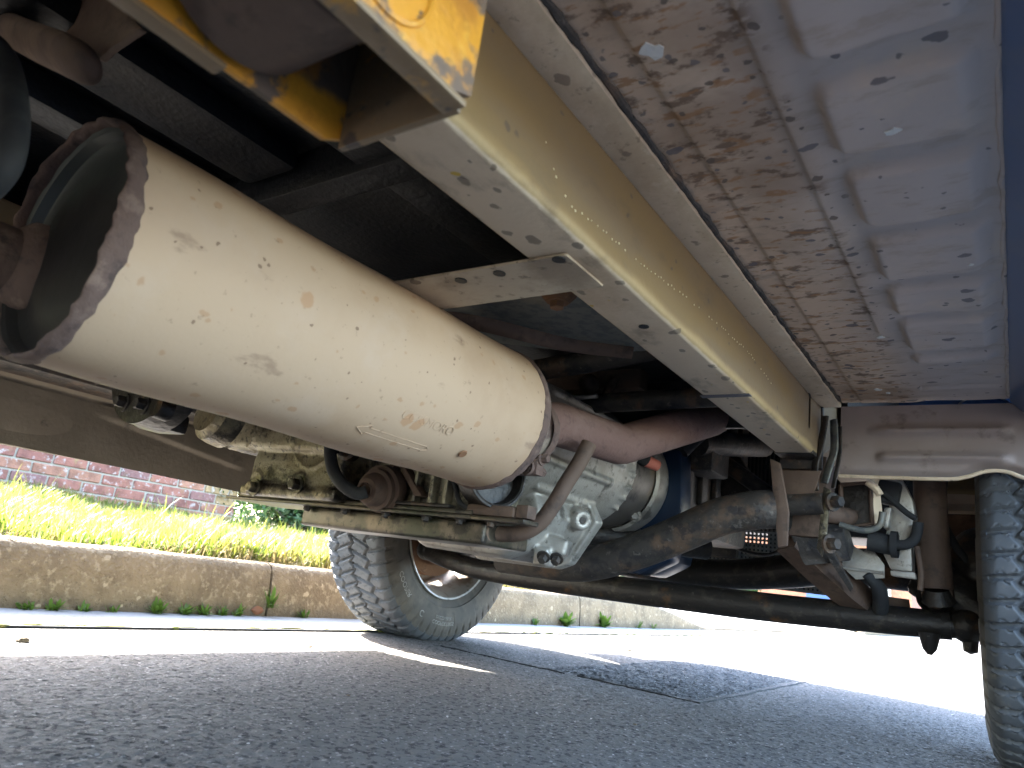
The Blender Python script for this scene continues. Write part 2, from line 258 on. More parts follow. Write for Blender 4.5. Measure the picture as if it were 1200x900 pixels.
    def text(s, body, size, depth, fn):
        cu = bpy.data.curves.new('t', 'FONT'); cu.body = body; cu.size = size; cu.extrude = depth; cu.align_x = 'CENTER'; cu.align_y = 'CENTER'
        ob = bpy.data.objects.new('t', cu); col.objects.link(ob); bpy.context.view_layer.update()
        me = bpy.data.meshes.new_from_object(ob.evaluated_get(bpy.context.evaluated_depsgraph_get()))
        t = bmesh.new(); t.from_mesh(me)
        bmesh.ops.subdivide_edges(t, edges=[e for e in t.edges if e.calc_length() > size*.3], cuts=2)
        for v in t.verts: v.co = Vector(fn(v.co))
        bpy.data.objects.remove(ob); bpy.data.curves.remove(cu); bpy.data.meshes.remove(me); return s._merge(t)
    def done(s, name, material, parent=None, sharp=38, jit=0, voxel=0, smooth_it=3, kind=None, label=None):
        me = bpy.data.meshes.new(name); s.bm.to_mesh(me); s.bm.free()
        return link_mesh(name, me, material, parent, sharp, jit, voxel, smooth_it, kind, label)
def link_mesh(name, me, material, parent=None, sharp=38, jit=0, voxel=0, smooth_it=3, kind=None, label=None):
    if voxel:
        tmp = bpy.data.objects.new('tmp', me); col.objects.link(tmp)
        r = tmp.modifiers.new('r', 'REMESH'); r.mode = 'VOXEL'; r.voxel_size = voxel; r.use_smooth_shade = True
        q = tmp.modifiers.new('s', 'SMOOTH'); q.factor = .5; q.iterations = smooth_it
        bpy.context.view_layer.update()
        me2 = bpy.data.meshes.new_from_object(tmp.evaluated_get(bpy.context.evaluated_depsgraph_get()))
        bpy.data.objects.remove(tmp); bpy.data.meshes.remove(me); me = me2; me.name = name
    if jit:
        for v in me.vertices: v.co += Vector(mnoise.noise_vector(v.co*14))*jit
    if parent is not None: off = OFF[parent]
    else:
        n = len(me.vertices); a = np.empty(n*3); me.vertices.foreach_get('co', a); a = a.reshape(-1, 3)
        off = Vector(((a[:, 0].min()+a[:, 0].max())/2, (a[:, 1].min()+a[:, 1].max())/2, a[:, 2].min()))
    me.transform(Matrix.Translation(-off))
    me.polygons.foreach_set('use_smooth', [True]*len(me.polygons))
    me.set_sharp_from_angle(angle=R(sharp))
    me.materials.clear()
    for m in (material if isinstance(material, list) else [material]): me.materials.append(m)
    ob = bpy.data.objects.new(name, me); col.objects.link(ob)
    if parent is not None: ob.parent = parent; OFF[ob] = off
    else: ob.location = off; OFF[ob] = off
    if kind: ob['kind'] = kind
    if label: ob['label'] = label
    return ob
def np_mesh(name, V, F):
    me = bpy.data.meshes.new(name); V = np.asarray(V, float); F = np.asarray(F); k = F.shape[1]
    me.vertices.add(len(V)); me.vertices.foreach_set('co', V.ravel())
    me.loops.add(F.size); me.loops.foreach_set('vertex_index', F.ravel().astype(np.int32))
    me.polygons.add(len(F)); me.polygons.foreach_set('loop_start', np.arange(0, F.size, k, dtype=np.int32)); me.polygons.foreach_set('loop_total', np.full(len(F), k, np.int32))
    me.update(); me.validate(); return me
def grid_mesh(name, P, wrap=False):
    """P: array (n, m, 3); quads between neighbours, wrapped along the first axis"""
    n, m = P.shape[:2]; idx = np.arange(n*m).reshape(n, m)
    a = idx if wrap else idx[:-1]; b = np.roll(idx, -1, 0) if wrap else idx[1:]
    F = np.stack([a[:, :-1], b[:, :-1], b[:, 1:], a[:, 1:]], -1).reshape(-1, 4)
    return np_mesh(name, P.reshape(-1, 3), F)
def thing(name, loc, label=None, cat=None, group=None, kind=None):
    o = bpy.data.objects.new(name, None); col.objects.link(o); o.location = loc; o.empty_display_size = .1; OFF[o] = Vector(loc)
    tag(o, label, cat, group, kind); return o
def tag(o, label=None, cat=None, group=None, kind=None):
    for k, v in (('label', label), ('category', cat), ('group', group), ('kind', kind)):
        if v: o[k] = v
    return o
def ss(a, b, x):
    t = np.clip((x-a)/(b-a), 0, 1); return t*t*(3-2*t)

# ------------------------------------------------------------------ the setting
def sheet(name, x0, x1, y0, y1, z, m, nx=2, ny=2, zf=None, kind='structure'):
    X, Y = np.meshgrid(np.linspace(x0, x1, nx), np.linspace(y0, y1, ny), indexing='ij')
    Z = np.full_like(X, z) if zf is None else zf(X, Y)
    return link_mesh(name, grid_mesh(name, np.stack([X, Y, Z], -1)), m, kind=kind)
sheet('ground', -400, 400, -400, 400, -.06, M['terrain'])
sheet('road', -1.62, 9, -60, 160, 0, M['asphalt'])
# worn chippings of the near carriageway, real relief
nx, ny = 580, 700
def blur(a, k):
    for ax in (0, 1):
        a = sum(np.roll(a, q, ax) for q in range(-k, k+1))/(2*k+1)
    return a
X, Y = np.meshgrid(np.linspace(-1.60, .72, nx), np.linspace(.15, 2.95, ny), indexing='ij')
h0 = rng.random((nx, ny)); h1 = .55*h0+.45*blur(h0, 1); h2 = blur(rng.random((nx, ny)), 6)
Z = .0015+.0034*np.clip(h1-.3, 0, .45)+.003*(h2-.45)
ed = np.minimum(np.minimum(X+1.60, .72-X), np.minimum(Y-.15, 2.95-Y)); Z = Z*ss(-.001, .06, ed)+.0008
link_mesh('road', grid_mesh('road', np.stack([X+rng.uniform(-.0012, .0012, X.shape), Y+rng.uniform(-.0012, .0012, X.shape), Z], -1)), M['asphalt'], kind='structure', sharp=180)
sheet('gutter', -1.90, -1.623, -60, 160, .004, M['concrete'])
# moss and grit packed into the joint between gutter and road
b = B(); y = -.5
while y < 5:
    L = random.uniform(.02, .12); b.ball((-1.622+random.uniform(-.006, .006), y, .003), (random.uniform(.004, .011), L/2, random.uniform(.003, .006)), 8); y += L*random.uniform(.7, 1.6)
b.done('moss', M['moss'], kind='stuff')
b = B(); b.box(-1.618, -1.610, -8, 40, .001, .005); b.done('gutter_joint', M['tar'], kind='structure')
# tarmac patch with sealed edge
patch = thing('road_patch', (-.95, 2.2, 0), kind='structure')
nx, ny = 90, 130
X, Y = np.meshgrid(np.linspace(-1.02, -.587, nx), np.linspace(1.68, 2.72, ny), indexing='ij')
Z = .0034+.004*rng.random(X.shape)+.001*np.sin(X*9)*np.sin(Y*7)
ed = np.minimum(np.minimum(X+1.02, -.587-X), np.minimum(Y-1.68, 2.72-Y)); Z = Z*ss(-.001, .03, ed)-.001
link_mesh('patch_surface', grid_mesh('patch_surface', np.stack([X, Y, Z], -1)), M['patch'], patch)
def wob(p, q, n, a): return [(p[0]+(q[0]-p[0])*i/n+random.uniform(-a, a), p[1]+(q[1]-p[1])*i/n+random.uniform(-a, a), .0025) for i in range(n+1)]
b = B(); b.tube(wob((-.585, 1.674), (-.585, 2.7), 26, .004), [random.uniform(.0025, .0045) for _ in range(27)], 8); b.done('tar_line', M['tar'], patch)
b = B(); b.tube(wob((-.90, 1.674), (-.582, 1.674), 14, .003), [random.uniform(.0025, .0045) for _ in range(15)], 8); b.done('tar_line', M['tar'], patch)
b = B(); b.tube(wob((-1.34, 1.672), (-.935, 1.668), 16, .004), [random.uniform(.0025, .0045) for _ in range(17)], 8); b.done('tar_line', M['tar'], patch)

# kerb of separate stones, dropping to a driveway
kerb = thing('kerb', (-1.95, 2, 0), kind='structure')
def kerb_stone(y0, y1, h0, h1):
    n = 14; prof = [(-1.885, -.03), (-1.892, .55), (-1.900, .86), (-1.912, .965), (-1.935, 1.0), (-2.00, .995), (-2.01, -.03)]
    P = np.zeros((n, len(prof), 3)); ys = np.linspace(y0+.004, y1-.004, n)
    for i, yy in enumerate(ys):
        h = h0+(h1-h0)*i/(n-1)
        for j, (px, pz) in enumerate(prof):
            nz = mnoise.noise(Vector((px*7, yy*5, pz*3)))*.004
            P[i, j] = (px+nz*.6, yy, (pz if pz < 0 else pz*h)+nz*(pz > .3))
    P = np.concatenate([P, P[:, :1]], 1); me = grid_mesh('kerb_stone', P); bm = bmesh.new(); bm.from_mesh(me); bmesh.ops.remove_doubles(bm, verts=bm.verts, dist=.0001)
    for yy in (ys[0], ys[-1]):
        ring_ = [q for q in bm.verts if abs(q.co.y-yy) < 1e-5]; bmesh.ops.contextual_create(bm, geom=ring_+[d for d in bm.edges if d.is_boundary and d.verts[0] in ring_ and d.verts[1] in ring_])
    bmesh.ops.recalc_face_normals(bm, faces=bm.faces); bm.to_mesh(me); bm.free()
    return link_mesh('kerb_stone', me, M['kerb'], kerb, sharp=50)
for k in range(-4, 3): kerb_stone(1.48+k, 2.48+k, .16, .16)
kerb_stone(3.48, 4.47, .16, .155); kerb_stone(4.47, 5.45, .155, .02)
for k in range(7): kerb_stone(5.45+k, 6.45+k, .022, .022)
kerb_stone(12.45, 13.4, .022, .14)
for k in range(8): kerb_stone(13.4+k, 14.4+k, .14, .14)

# verge: rising bank of grass, driveway, second verge
def bank(X, Y): return .148+np.clip(-2-X, 0, 4)*.047+.012*np.sin(X*3.1+Y*1.7)+.008*np.sin(Y*4.3)
sheet('verge', -5.3, -2.0, -3, 4.75, 0, M['soil'], 40, 90, bank)
def drive(X, Y): return np.clip(.02+np.clip(-1.95-X, 0, 3)*.07, 0, .2)
sheet('driveway', -9, -2.0, 4.75, 12.6, 0, M['concrete'], 20, 4, drive)
sheet('verge', -5.3, -2.0, 12.6, 40, 0, M['soil'], 30, 60, lambda X, Y: .13+np.clip(-2-X, 0, 4)*.03)
sheet('garden', -60, -5.3, -30, 4.75, .30, M['terrain'])
sheet('garden', -60, -5.3, 12.6, 80, .27, M['terrain'])
def blades(name, n, xr, yr, zf, h, m, wd=.0022, lean=.5, bias=1., m2=None, frac2=.0):
    x = xr[1]-(xr[1]-xr[0])*rng.random(n)**bias; y = rng.uniform(*yr, n)
    keep = (np.sin(x*5.1+y*3.3)+np.sin(y*7.7-x*2.2)+rng.random(n)*3) > -.6; x, y = x[keep], y[keep]; n = len(x)
    hh = rng.uniform(*h, n)*(1+.45*np.sin(y*2.9+x*4)*np.sin(y*5.3)); a = rng.uniform(0, 2*np.pi, n); ln = rng.uniform(.1, lean, n); z = zf(x, y)-.005
    dx, dy = np.cos(a), np.sin(a); sx, sy = -dy, dx; V = np.zeros((n, 7, 3)); wv = wd*rng.uniform(.6, 1.4, n)
    for k, (t, ww) in enumerate([(0, 1), (.4, .95), (.75, .65)]):
        ox = dx*hh*ln*t*t*1.3; oy = dy*hh*ln*t*t*1.3; oz = hh*t*(1-.25*ln*t)
        for q, sg in enumerate((-1, 1)): V[:, 2*k+q] = np.stack([x+ox+sg*sx*wv*ww, y+oy+sg*sy*wv*ww, z+oz], -1)
    V[:, 6] = np.stack([x+dx*hh*ln*1.3, y+dy*hh*ln*1.3, z+hh*(1-.25*ln)], -1)
    base = np.arange(n)[:, None]*7
    F = np.concatenate([base+np.array(f) for f in ([0, 1, 3], [0, 3, 2], [2, 3, 5], [2, 5, 4], [4, 5, 6])])
    me = np_mesh(name, V.reshape(-1, 3), F)
    if m2:
        me.materials.append(m); me.materials.append(m2)
        mi = np.tile((rng.random(n) < frac2).astype(np.int32), 5); 
        ob = link_mesh(name, me, [m, m2], kind='stuff'); ob.data.polygons.foreach_set('material_index', mi); return ob
    return link_mesh(name, me, m, kind='stuff')
blades('grass', 60000, (-5.2, -2.0), (-.6, 4.7), bank, (.03, .095), M['grass'], .0022, .6, 1.7, M['dry'], .18)
blades('grass', 3500, (-2.06, -1.96), (-.6, 4.7), lambda x, y: np.full_like(x, .15), (.02, .06), M['dry'], .0014, 1.6)
blades('grass', 9000, (-5.2, -2.0), (12.7, 24), lambda x, y: .13+np.clip(-2-x, 0, 4)*.03, (.05, .12), M['grass'], .006, .8, 1.5)

blades('grass', 500, (-5.1, -2.1), (-.6, 4.7), bank, (.10, .17), M['grass'], .0024, .5, 1.2)
# brick garden wall, every brick a piece
def brick_wall(label, x, y0, y1, z0, courses, seed, bl=.225, bh=.075, group=None):
    rd = random.Random(seed); t = thing('brick_wall', (x, (y0+y1)/2, z0), label, 'wall', group)
    b = B(); b.box(x-.20, x-.009, y0+.006, y1-.006, z0-.1, z0+courses*bh-.004); b.done('mortar', M['mortar'], t)
    protos = []
    for k in range(10):
        bb = B(); bb.box(-.05, .05, -.107+rd.uniform(0, .004), .107-rd.uniform(0, .004), -.032, .032, .005, 1); me_o = bb.bm
        me = bpy.data.meshes.new('brick'); me_o.to_mesh(me); me_o.free()
        for v in me.vertices: v.co += Vector((rd.uniform(-.002, .002), rd.uniform(-.002, .002), rd.uniform(-.002, .002)))
        me.materials.append(BR[[0, 1, 2, 3, 0, 1, 2, 3, 0, 4][k]]); protos.append(me)
    for c in range(courses):
        y = y0-(.1125 if c % 2 else 0)
        while y < y1-.02:
            a0, a1 = max(y, y0), min(y+bl, y1)
            if a1-a0 > .04:
                pale = (y1-a1) < rd.uniform(-.1, .3)
                o = bpy.data.objects.new('brick', protos[9] if pale and rd.random() < .7 else rd.choice(protos[:9])); col.objects.link(o); o.parent = t
                o.location = (-.05+rd.uniform(-.002, .003), (a0+a1)/2-t.location.y, c*bh+bh/2); o.scale = (1, (a1-a0-.006)/.218*1., 1)
            y += bl
    return t
brick_wall('weathered red brick garden wall behind the grass verge, ending beside the green shrub', -5.2, -.46, 3.56, .30, 12, 3)
brick_wall('low red brick wall across the driveway, beyond the front wheels', -5.2, 7.4, 10.0, .22, 10, 5)

# foliage: leaf-sized faces around branching stems
def shrub(name, label, cat, c, size, n, leaf, seed, m, clumps=16, group=None):
    rd = random.Random(seed); r2 = np.random.default_rng(seed); t = thing(name, c, label, cat, group)
    cl = [(Vector((rd.uniform(-1, 1)*size[0]*.7, rd.uniform(-1, 1)*size[1]*.8, size[2]*(.06+.86*rd.random()**1.5))), rd.uniform(.3, .55)) for _ in range(clumps)]
    b = B()
    for p, _ in cl: b.tube([Vector(c)+Vector((rd.uniform(-.1, .1), rd.uniform(-.1, .1), 0)), Vector(c)+p*.55+Vector((rd.uniform(-.06, .06), rd.uniform(-.06, .06), 0)), Vector(c)+p], [.009, .006, .003], 6, 3)
    b.done('stem', M['bark'], t)
    k = n//clumps; V = []; 
    for p, rr in cl:
        u = r2.normal(size=(k, 3)); u /= np.linalg.norm(u, axis=1)[:, None]; q = np.array(p)+u*np.array(size)[None]*rr*(r2.random((k, 1))**.4)*.8
        q[:, 2] = np.maximum(q[:, 2], .02)
        d = r2.normal(size=(k, 3)); d /= np.linalg.norm(d, axis=1)[:, None]; e = np.cross(d, r2.normal(size=(k, 3))); e /= np.linalg.norm(e, axis=1)[:, None]
        s = leaf*r2.uniform(.6, 1.4, (k, 1)); V.append(np.stack([q-d*s, q+e*s*.42, q+d*s, q-e*s*.42], 1))
    V = np.concatenate(V)+np.array(c); F = np.arange(len(V)*4).reshape(-1, 4)
    link_mesh('foliage', np_mesh('foliage', V.reshape(-1, 3), F), m, t)
    return t
shrub('shrub', 'green leafy shrub at the end of the weathered garden wall', 'shrub', (-5.45, 4.5, .3), (.6, 1.0, 1.0), 15000, .034, 1, M['leaf'], 40)
shrub('hedge', 'clipped green hedge across the driveway, after the low brick wall', 'hedge', (-5.4, 11.4, .25), (.6, 1.3, 1.2), 8000, .05, 2, M['leaf'], 26)
shrub('bush', 'bush in front of the distant red brick house', 'bush', (-7.0, 21, .25), (1.2, 1.6, 1.1), 5000, .08, 3, M['leaf'], 18)

# house far down the street
hs = thing('house', (-7.5, 36, .2), 'distant red brick house with grey tiled roof and white windows', 'house')
mb = mat('house_brick', (.42, .17, .10), .9, layers=[D(c=(.3, .12, .08), s=3, lo=.4, hi=.7), D(c=(.5, .42, .35), s=20, lo=.55, hi=.7, a=.5)])
b = B(); b.box(-12, -3.2, 32, 40, .0, 3.4); b.done('wall', mb, hs)
b = B(); b.prism([(-12.4, 3.4), (-2.8, 3.4), (-7.6, 6.3)], 'y', 31.6, 40.4); b.done('roof', mat('roof_tile', (.14, .13, .13), .8), hs)
for wx in (-10.5, -8.4, -5.2):
    b = B(); b.box(wx, wx+1.3, 31.93, 32.05, 1.1, 2.3, .02); f = b.done('window', mat('white_frame', (.75, .75, .73), .5), hs)
    for q in range(2):
        b = B(); b.box(wx+.08+q*.6, wx+.62+q*.6, 31.91, 31.96, 1.18, 2.22); b.done('pane', M['glass'], f)
b = B(); b.box(-7.0, -6.1, 31.93, 32.05, .2, 2.2, .02); b.done('door', mat('door_blue', (.05, .1, .25), .4), hs)

# weeds along the foot of the kerb
def weed(x, y, z, n, h, lw, label, seed, spread=.6):
    rd = random.Random(seed); V = []; F = []
    for i in range(n):
        a = rd.uniform(0, 2*math.pi); e = rd.uniform(.3, 1.3)*spread; L = h*rd.uniform(.55, 1.1); s = lw*rd.uniform(.7, 1.3)
        d = Vector((math.cos(a)*math.sin(e), math.sin(a)*math.sin(e), math.cos(e))); sd = Vector((-math.sin(a), math.cos(a), 0))
        p0 = Vector((x+rd.uniform(-.006, .006), y+rd.uniform(-.012, .012), z)); k = len(V); dr = Vector((0, 0, -L*.25*e))
        V += [p0-sd*s*.15, p0+sd*s*.15, p0+d*L*.4-sd*s*.5, p0+d*L*.4+sd*s*.5, p0+d*L*.75-sd*s*.45+dr*.5, p0+d*L*.75+sd*s*.45+dr*.5, p0+d*L+dr]
        F += [(k, k+1, k+3, k+2), (k+2, k+3, k+5, k+4), (k+4, k+5, k+6)]
    me = bpy.data.meshes.new('weed'); me.from_pydata([tuple(v) for v in V], [], F); me.update()
    return tag(link_mesh('weed', me, M['weed']), label, 'weed', 'weeds along the kerb foot')
LW = 'small green weed sprouting at the foot of the kerb'
for i, (yy, n, h) in enumerate([(.80, 14, .025), (.86, 18, .03), (.93, 12, .025), (1.00, 10, .02), (1.12, 20, .045), (1.20, 20, .04), (1.26, 18, .035), (1.32, 12, .035), (1.37, 12, .04), (1.62, 14, .035), (3.02, 12, .04), (4.2, 12, .05), (4.42, 10, .05)]):
    weed(-1.872, yy, .004, int(n*1.8), h*1.15, .0065, LW, i, .95)
weed(-1.876, 1.484, .03, 26, .075, .006, 'tall weed with thin leaves growing up the kerb joint beside the left tyre', 40, .9)
weed(-1.86, 2.42, .004, 46, .075, .017, 'bushy green weed at the kerb just ahead of the left front tyre', 41, 1.0)
weed(-1.865, 3.30, .004, 34, .085, .02, 'leafy weed at the kerb joint, nearer to the left tyre of a pair', 42, .9)
weed(-1.865, 3.72, .004, 34, .09, .02, 'leafy weed at the kerb, last full clump before the dropped stone', 43, .9)
# dead leaf lying at the kerb
n = 9; P = np.zeros((n, n, 3))
for i in range(n):
    for j in range(n):
        u, v = i/(n-1)*2-1, j/(n-1)*2-1; wv = (1-abs(u)**1.3)*.013; P[i, j] = (-1.872+.006*math.sin(3*u)-.004*v*v, 1.435+u*.022, .022+v*wv+.004*u*v)
tag(link_mesh('dead_leaf', grid_mesh('dead_leaf', P), M['brown_leaf']), 'curled reddish brown dead leaf propped against the kerb foot', 'leaf')
pb = []
for i, (px, py, s) in enumerate([(-1.43, .62, .009), (-1.35, 1.2, .006), (-1.2, 2.62, .009), (-.55, 1.25, .004), (-1.56, 1.9, .006), (-.9, .9, .004)]):
    b = B(); b.ball((px, py, s*.55), (s, s*1.3, s*.7), 8); tag(b.done('pebble', M['kerb'], jit=s*.5), 'loose brown pebble lying on the asphalt', 'pebble', 'loose pebbles on the road')

# ------------------------------------------------------------------ the vehicle (centre line x = -.735, front axle y = 1.78, nose towards +Y)
CX = -.735
veh = thing('off_road_vehicle', (CX, .51, 0), 'blue off-road vehicle parked along the kerb, its muddy underside seen from below', 'car')

# --- chassis rails, crossmembers
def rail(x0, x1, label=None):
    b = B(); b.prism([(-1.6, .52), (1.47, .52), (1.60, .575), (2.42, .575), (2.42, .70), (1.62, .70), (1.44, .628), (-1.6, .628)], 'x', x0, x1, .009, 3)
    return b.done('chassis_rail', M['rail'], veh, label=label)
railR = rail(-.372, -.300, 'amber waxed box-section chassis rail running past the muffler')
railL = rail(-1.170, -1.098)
b = B(); rd = random.Random(4)
wp = [Vector(p) for p in ((-0.299, 0.413, 0.573), (-0.299, 0.434, 0.553), (-0.299, 0.46, 0.539), (-0.299, 0.518, 0.546), (-0.299, 0.593, 0.55), (-0.299, 0.719, 0.563), (-0.299, 0.854, 0.574), (-0.299, 0.987, 0.579), (-0.299, 1.104, 0.568))]
for a, c in zip(wp, wp[1:]):
    n = max(3, int((c-a).length/.009))
    for i in range(n):
        p = a.lerp(c, (i+rd.random()*.5)/n)
        if rd.random() < .8: b.ball((-.2995, p.y, p.z+rd.uniform(-.0012, .0012)), (.0006, rd.uniform(.0008, .0017), rd.uniform(.0007, .0013)), 6)
b.done('weld_bead', mat('weld_bead', (.6, .52, .34), .5), railR, kind='stuff')
b = B(); b.box(-.3725, -.2992, .988, 1.002, .5190, .5205, .0005); b.done('strap', mat('grey_strap', (.13, .125, .14), .7), railR)
b = B(); b.box(-.32, -.264, -1.5, 1.47, .6262, .634, .0015); b.done('rail_flange', M['dust'], railR)
b = B(); rr = []; yy = -.4
pts = []
while yy < 1.46: pts.append((-.2625+rd.uniform(-.001, .001), yy, .6335+rd.uniform(-.001, .001))); rr.append(.0035+rd.uniform(-.0012, .0012)); yy += .012
b.tube(pts, rr, 8); b.done('seam_sealer', M['dark_steel'], railR)
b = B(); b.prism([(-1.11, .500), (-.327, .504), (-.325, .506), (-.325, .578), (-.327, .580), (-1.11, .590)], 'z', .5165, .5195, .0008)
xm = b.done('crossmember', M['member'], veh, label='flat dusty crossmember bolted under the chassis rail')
for p in ((-0.461, 0.519, 0.514), (-0.336, 0.509, 0.514), (-0.41, 0.517, 0.514)):
    b = B(); b.lathe([(0, .0065), (-.0012, .0065), (-.0013, 0)], (p[0], p[1], .5164), (0, 0, 1), 18); b.done('bolt_hole', M['black'], xm)
b = B(); b.lathe([(0, .006), (-.001, .006), (-.0011, 0)], (-.335, .70, .5199), (0, 0, 1), 18); b.done('bolt_hole', M['black'], railR)
# galvanised plate above, second crossmember with its bush
b = B(); b.prism([(-.70, .63), (-.40, .63), (-.40, .905), (-.47, .90), (-.56, .87), (-.70, .78)], 'z', .565, .569, .001); b.done('heat_shield', M['galv'], veh)
b = B(); b.tube([(-.70, .655, .560), (-.60, .72, .558), (-.52, .83, .559), (-.44, .89, .561)], .012, 10, 6, flat=.5); b.done('shield_edge', M['brown'], veh)
b = B(); b.lathe([(0, .02), (.012, .022), (.02, .015), (.02, 0)], (-.425, .652, .562), (0, 0, -1), 24); b.bolt((-.425, .652, .542), (0, 0, -1), .009); b.done('bush', M['rust'], veh)
b = B(); b.tube([(-0.804, 1.1, 0.609), (-0.632, 1.1, 0.625), (-0.466, 1.1, 0.646)], .021, 18); b.done('cross_tube', M['dark_steel'], veh)
b = B(); b.tube([(-0.821, 1.2, 0.567), (-0.623, 1.2, 0.573), (-0.405, 1.2, 0.579)], .019, 18); b.done('cross_tube', M['dark_steel'], veh)
b = B(); b.tube([(-0.835, 1.15, 0.59), (-0.751, 1.15, 0.587), (-0.711, 1.15, 0.582), (-0.68, 1.15, 0.571), (-0.634, 1.15, 0.573)], .0045, 10, 5); b.done('brake_pipe', M['chrome'], veh)
b = B()
for (u, q) in (((-0.712, 1.25, 0.629), .022), ((-0.685, 1.28, 0.641), .016), ((-0.806, 1.3, 0.652), .02)): b.ball(u, q, 12)
b.box(-.98, -.60, 1.26, 1.30, .62, .68, .006); b.tube([(-0.676, 1.2, 0.542), (-0.662, 1.22, 0.583), (-0.648, 1.24, 0.633)], .008, 10, 4)
b.done('linkage', M['brown'], veh)

# --- right floor pan with pressed pads, sill, arch shield
nx, ny = 110, 520
X, Y = np.meshgrid(np.linspace(-.262, .010, nx), np.linspace(-.9, 1.472, ny), indexing='ij')
Z = np.full_like(X, .6365)
Z -= .0022*ss(-.2285, -.2265, X) + .0025*ss(-.1475, -.1445, X)*(1-ss(1.08, 1.09, Y)) - .002*ss(-.140, -.118, X)
pads = [(-.02, .22), (.245, .36), (.385, .478), (.502, .612), (.636, .752), (.772, .892), (.912, 1.01), (1.03, 1.165), (1.19, 1.23)]
for (a, c) in pads:
    q = np.hypot(np.maximum(-.10-X, 0)/.9, np.maximum(np.maximum(a+.02-Y, Y-c+.02), 0)); Z -= .0105*(1-ss(.008, .020, q))*(1-ss(-.02, .0, X)*.9)
Z += .0012*np.sin(X*60+Y*3)*np.sin(Y*11) + .0006*rng.standard_normal(X.shape)*0
Z += .004*np.exp(-((Y-1.385)/.008)**2)*(X > -.12)
fl = link_mesh('floor_panel', grid_mesh('floor_panel', np.stack([X, Y, Z], -1)), M['floor'], veh, 60, label='stone-chipped floor pan with pressed ribs beside the blue sill')
for (px, py, s) in ((-.213, .418, .011), (-.067, .578, .007), (-.187, 1.375, .008), (-.172, 1.40, .005), (-.145, 1.10, .006), (-.023, .86, .003)):
    b = B(); rd2 = random.Random(px)
    poly = [(px+math.cos(k/11*6.283)*s*rd2.uniform(.4, 1.2), py+math.sin(k/11*6.283)*s*rd2.uniform(.4, 1.0)) for k in range(11)]
    zz = .6365-(.0022 if px > -.227 else 0)-(.0100 if px > -.12 else 0)
    b.prism(poly, 'z', zz-.0022, zz-.0006); b.done('paint_flake', M['flake'], fl)
# seam where the floor meets the sill, then the blue sill
pts = []; rr = []; yy = -.5
while yy < 1.46: pts.append((.008+rd.uniform(-.0015, .0015), yy, .634)); rr.append(.003+rd.uniform(-.001, .0012)); yy += .018
b = B(); b.tube(pts, rr, 8); b.done('seam_sealer', M['floor'], veh)
b = B(); b.prism([(.0085, .640), (.0085, .630), (.040, .596), (.140, .594), (.160, .61), (.160, .70), (.012, .70)], 'y', -.40, 1.47, .006); b.done('sill', M['blue'], veh, label='blue painted sill along the open side')
xs = np.linspace(-.264, .16, 130); zs = np.linspace(0, 1, 50); X, S = np.meshgrid(xs, zs, indexing='ij')
zb = .488+.017*ss(-.085, -.03, X)*(1-ss(.0, .05, X)); Zp = zb+(.628-zb)*S
Yp = 1.458+.012*S-.012*np.exp(-((Zp-.577)/.009)**2)*ss(-.225, -.18, X)*(1-ss(-.01, .015, X))-.012*np.exp(-((Zp-.526)/.009)**2)*ss(-.205, -.185, X)*(1-ss(-.01, .015, X))
Yp += .012*(1-ss(.0, .12, S))
sh = link_mesh('arch_shield', grid_mesh('arch_shield', np.stack([X, Yp, Zp], -1)), M['shield'], veh, 60, label='brown wheel-arch shield with two pressed ribs behind the right tyre')
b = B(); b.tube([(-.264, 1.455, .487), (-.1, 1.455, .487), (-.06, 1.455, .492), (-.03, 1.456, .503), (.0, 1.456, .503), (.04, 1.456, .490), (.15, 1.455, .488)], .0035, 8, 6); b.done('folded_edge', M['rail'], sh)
# strap brackets between rail end and shield
for k, (pl, wd, m) in enumerate((
    ([(-0.287, 1.44, 0.601), (-0.294, 1.44, 0.546), (-0.304, 1.44, 0.504), (-0.303, 1.44, 0.455)], .010, 'dark_steel'),
    ([(-0.274, 1.45, 0.596), (-0.272, 1.45, 0.54), (-0.28, 1.45, 0.507), (-0.289, 1.45, 0.472)], .011, 'galv'),
    ([(-0.263, 1.453, 0.583), (-0.263, 1.453, 0.533), (-0.269, 1.453, 0.491), (-0.274, 1.453, 0.463)], .006, 'dark_steel'))):
    b = B(); b.tube(pl, wd, 10, 6, flat=.45); b.done('strap_bracket', M[m], veh)
b = B(); b.box(-.372, -.30, 1.40, 1.472, .519, .527, .002); b.box(-.376, -.296, 1.462, 1.474, .50, .635, .003); b.done('rail_end_plate', M['dark_steel'], railR)

# --- black underbody above the silencer
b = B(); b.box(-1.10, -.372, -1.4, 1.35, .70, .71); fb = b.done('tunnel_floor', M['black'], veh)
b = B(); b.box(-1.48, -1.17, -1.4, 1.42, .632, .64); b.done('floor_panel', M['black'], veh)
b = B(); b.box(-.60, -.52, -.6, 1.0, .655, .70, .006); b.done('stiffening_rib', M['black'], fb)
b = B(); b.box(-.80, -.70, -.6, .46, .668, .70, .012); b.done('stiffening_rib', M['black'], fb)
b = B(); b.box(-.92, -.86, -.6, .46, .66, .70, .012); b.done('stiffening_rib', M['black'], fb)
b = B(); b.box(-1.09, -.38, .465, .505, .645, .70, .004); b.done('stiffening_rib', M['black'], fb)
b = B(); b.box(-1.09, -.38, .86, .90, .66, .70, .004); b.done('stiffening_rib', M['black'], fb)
b = B(); b.box(-1.17, -.30, 1.36, 1.372, .56, 1.05); b.done('bulkhead', M['black'], veh)

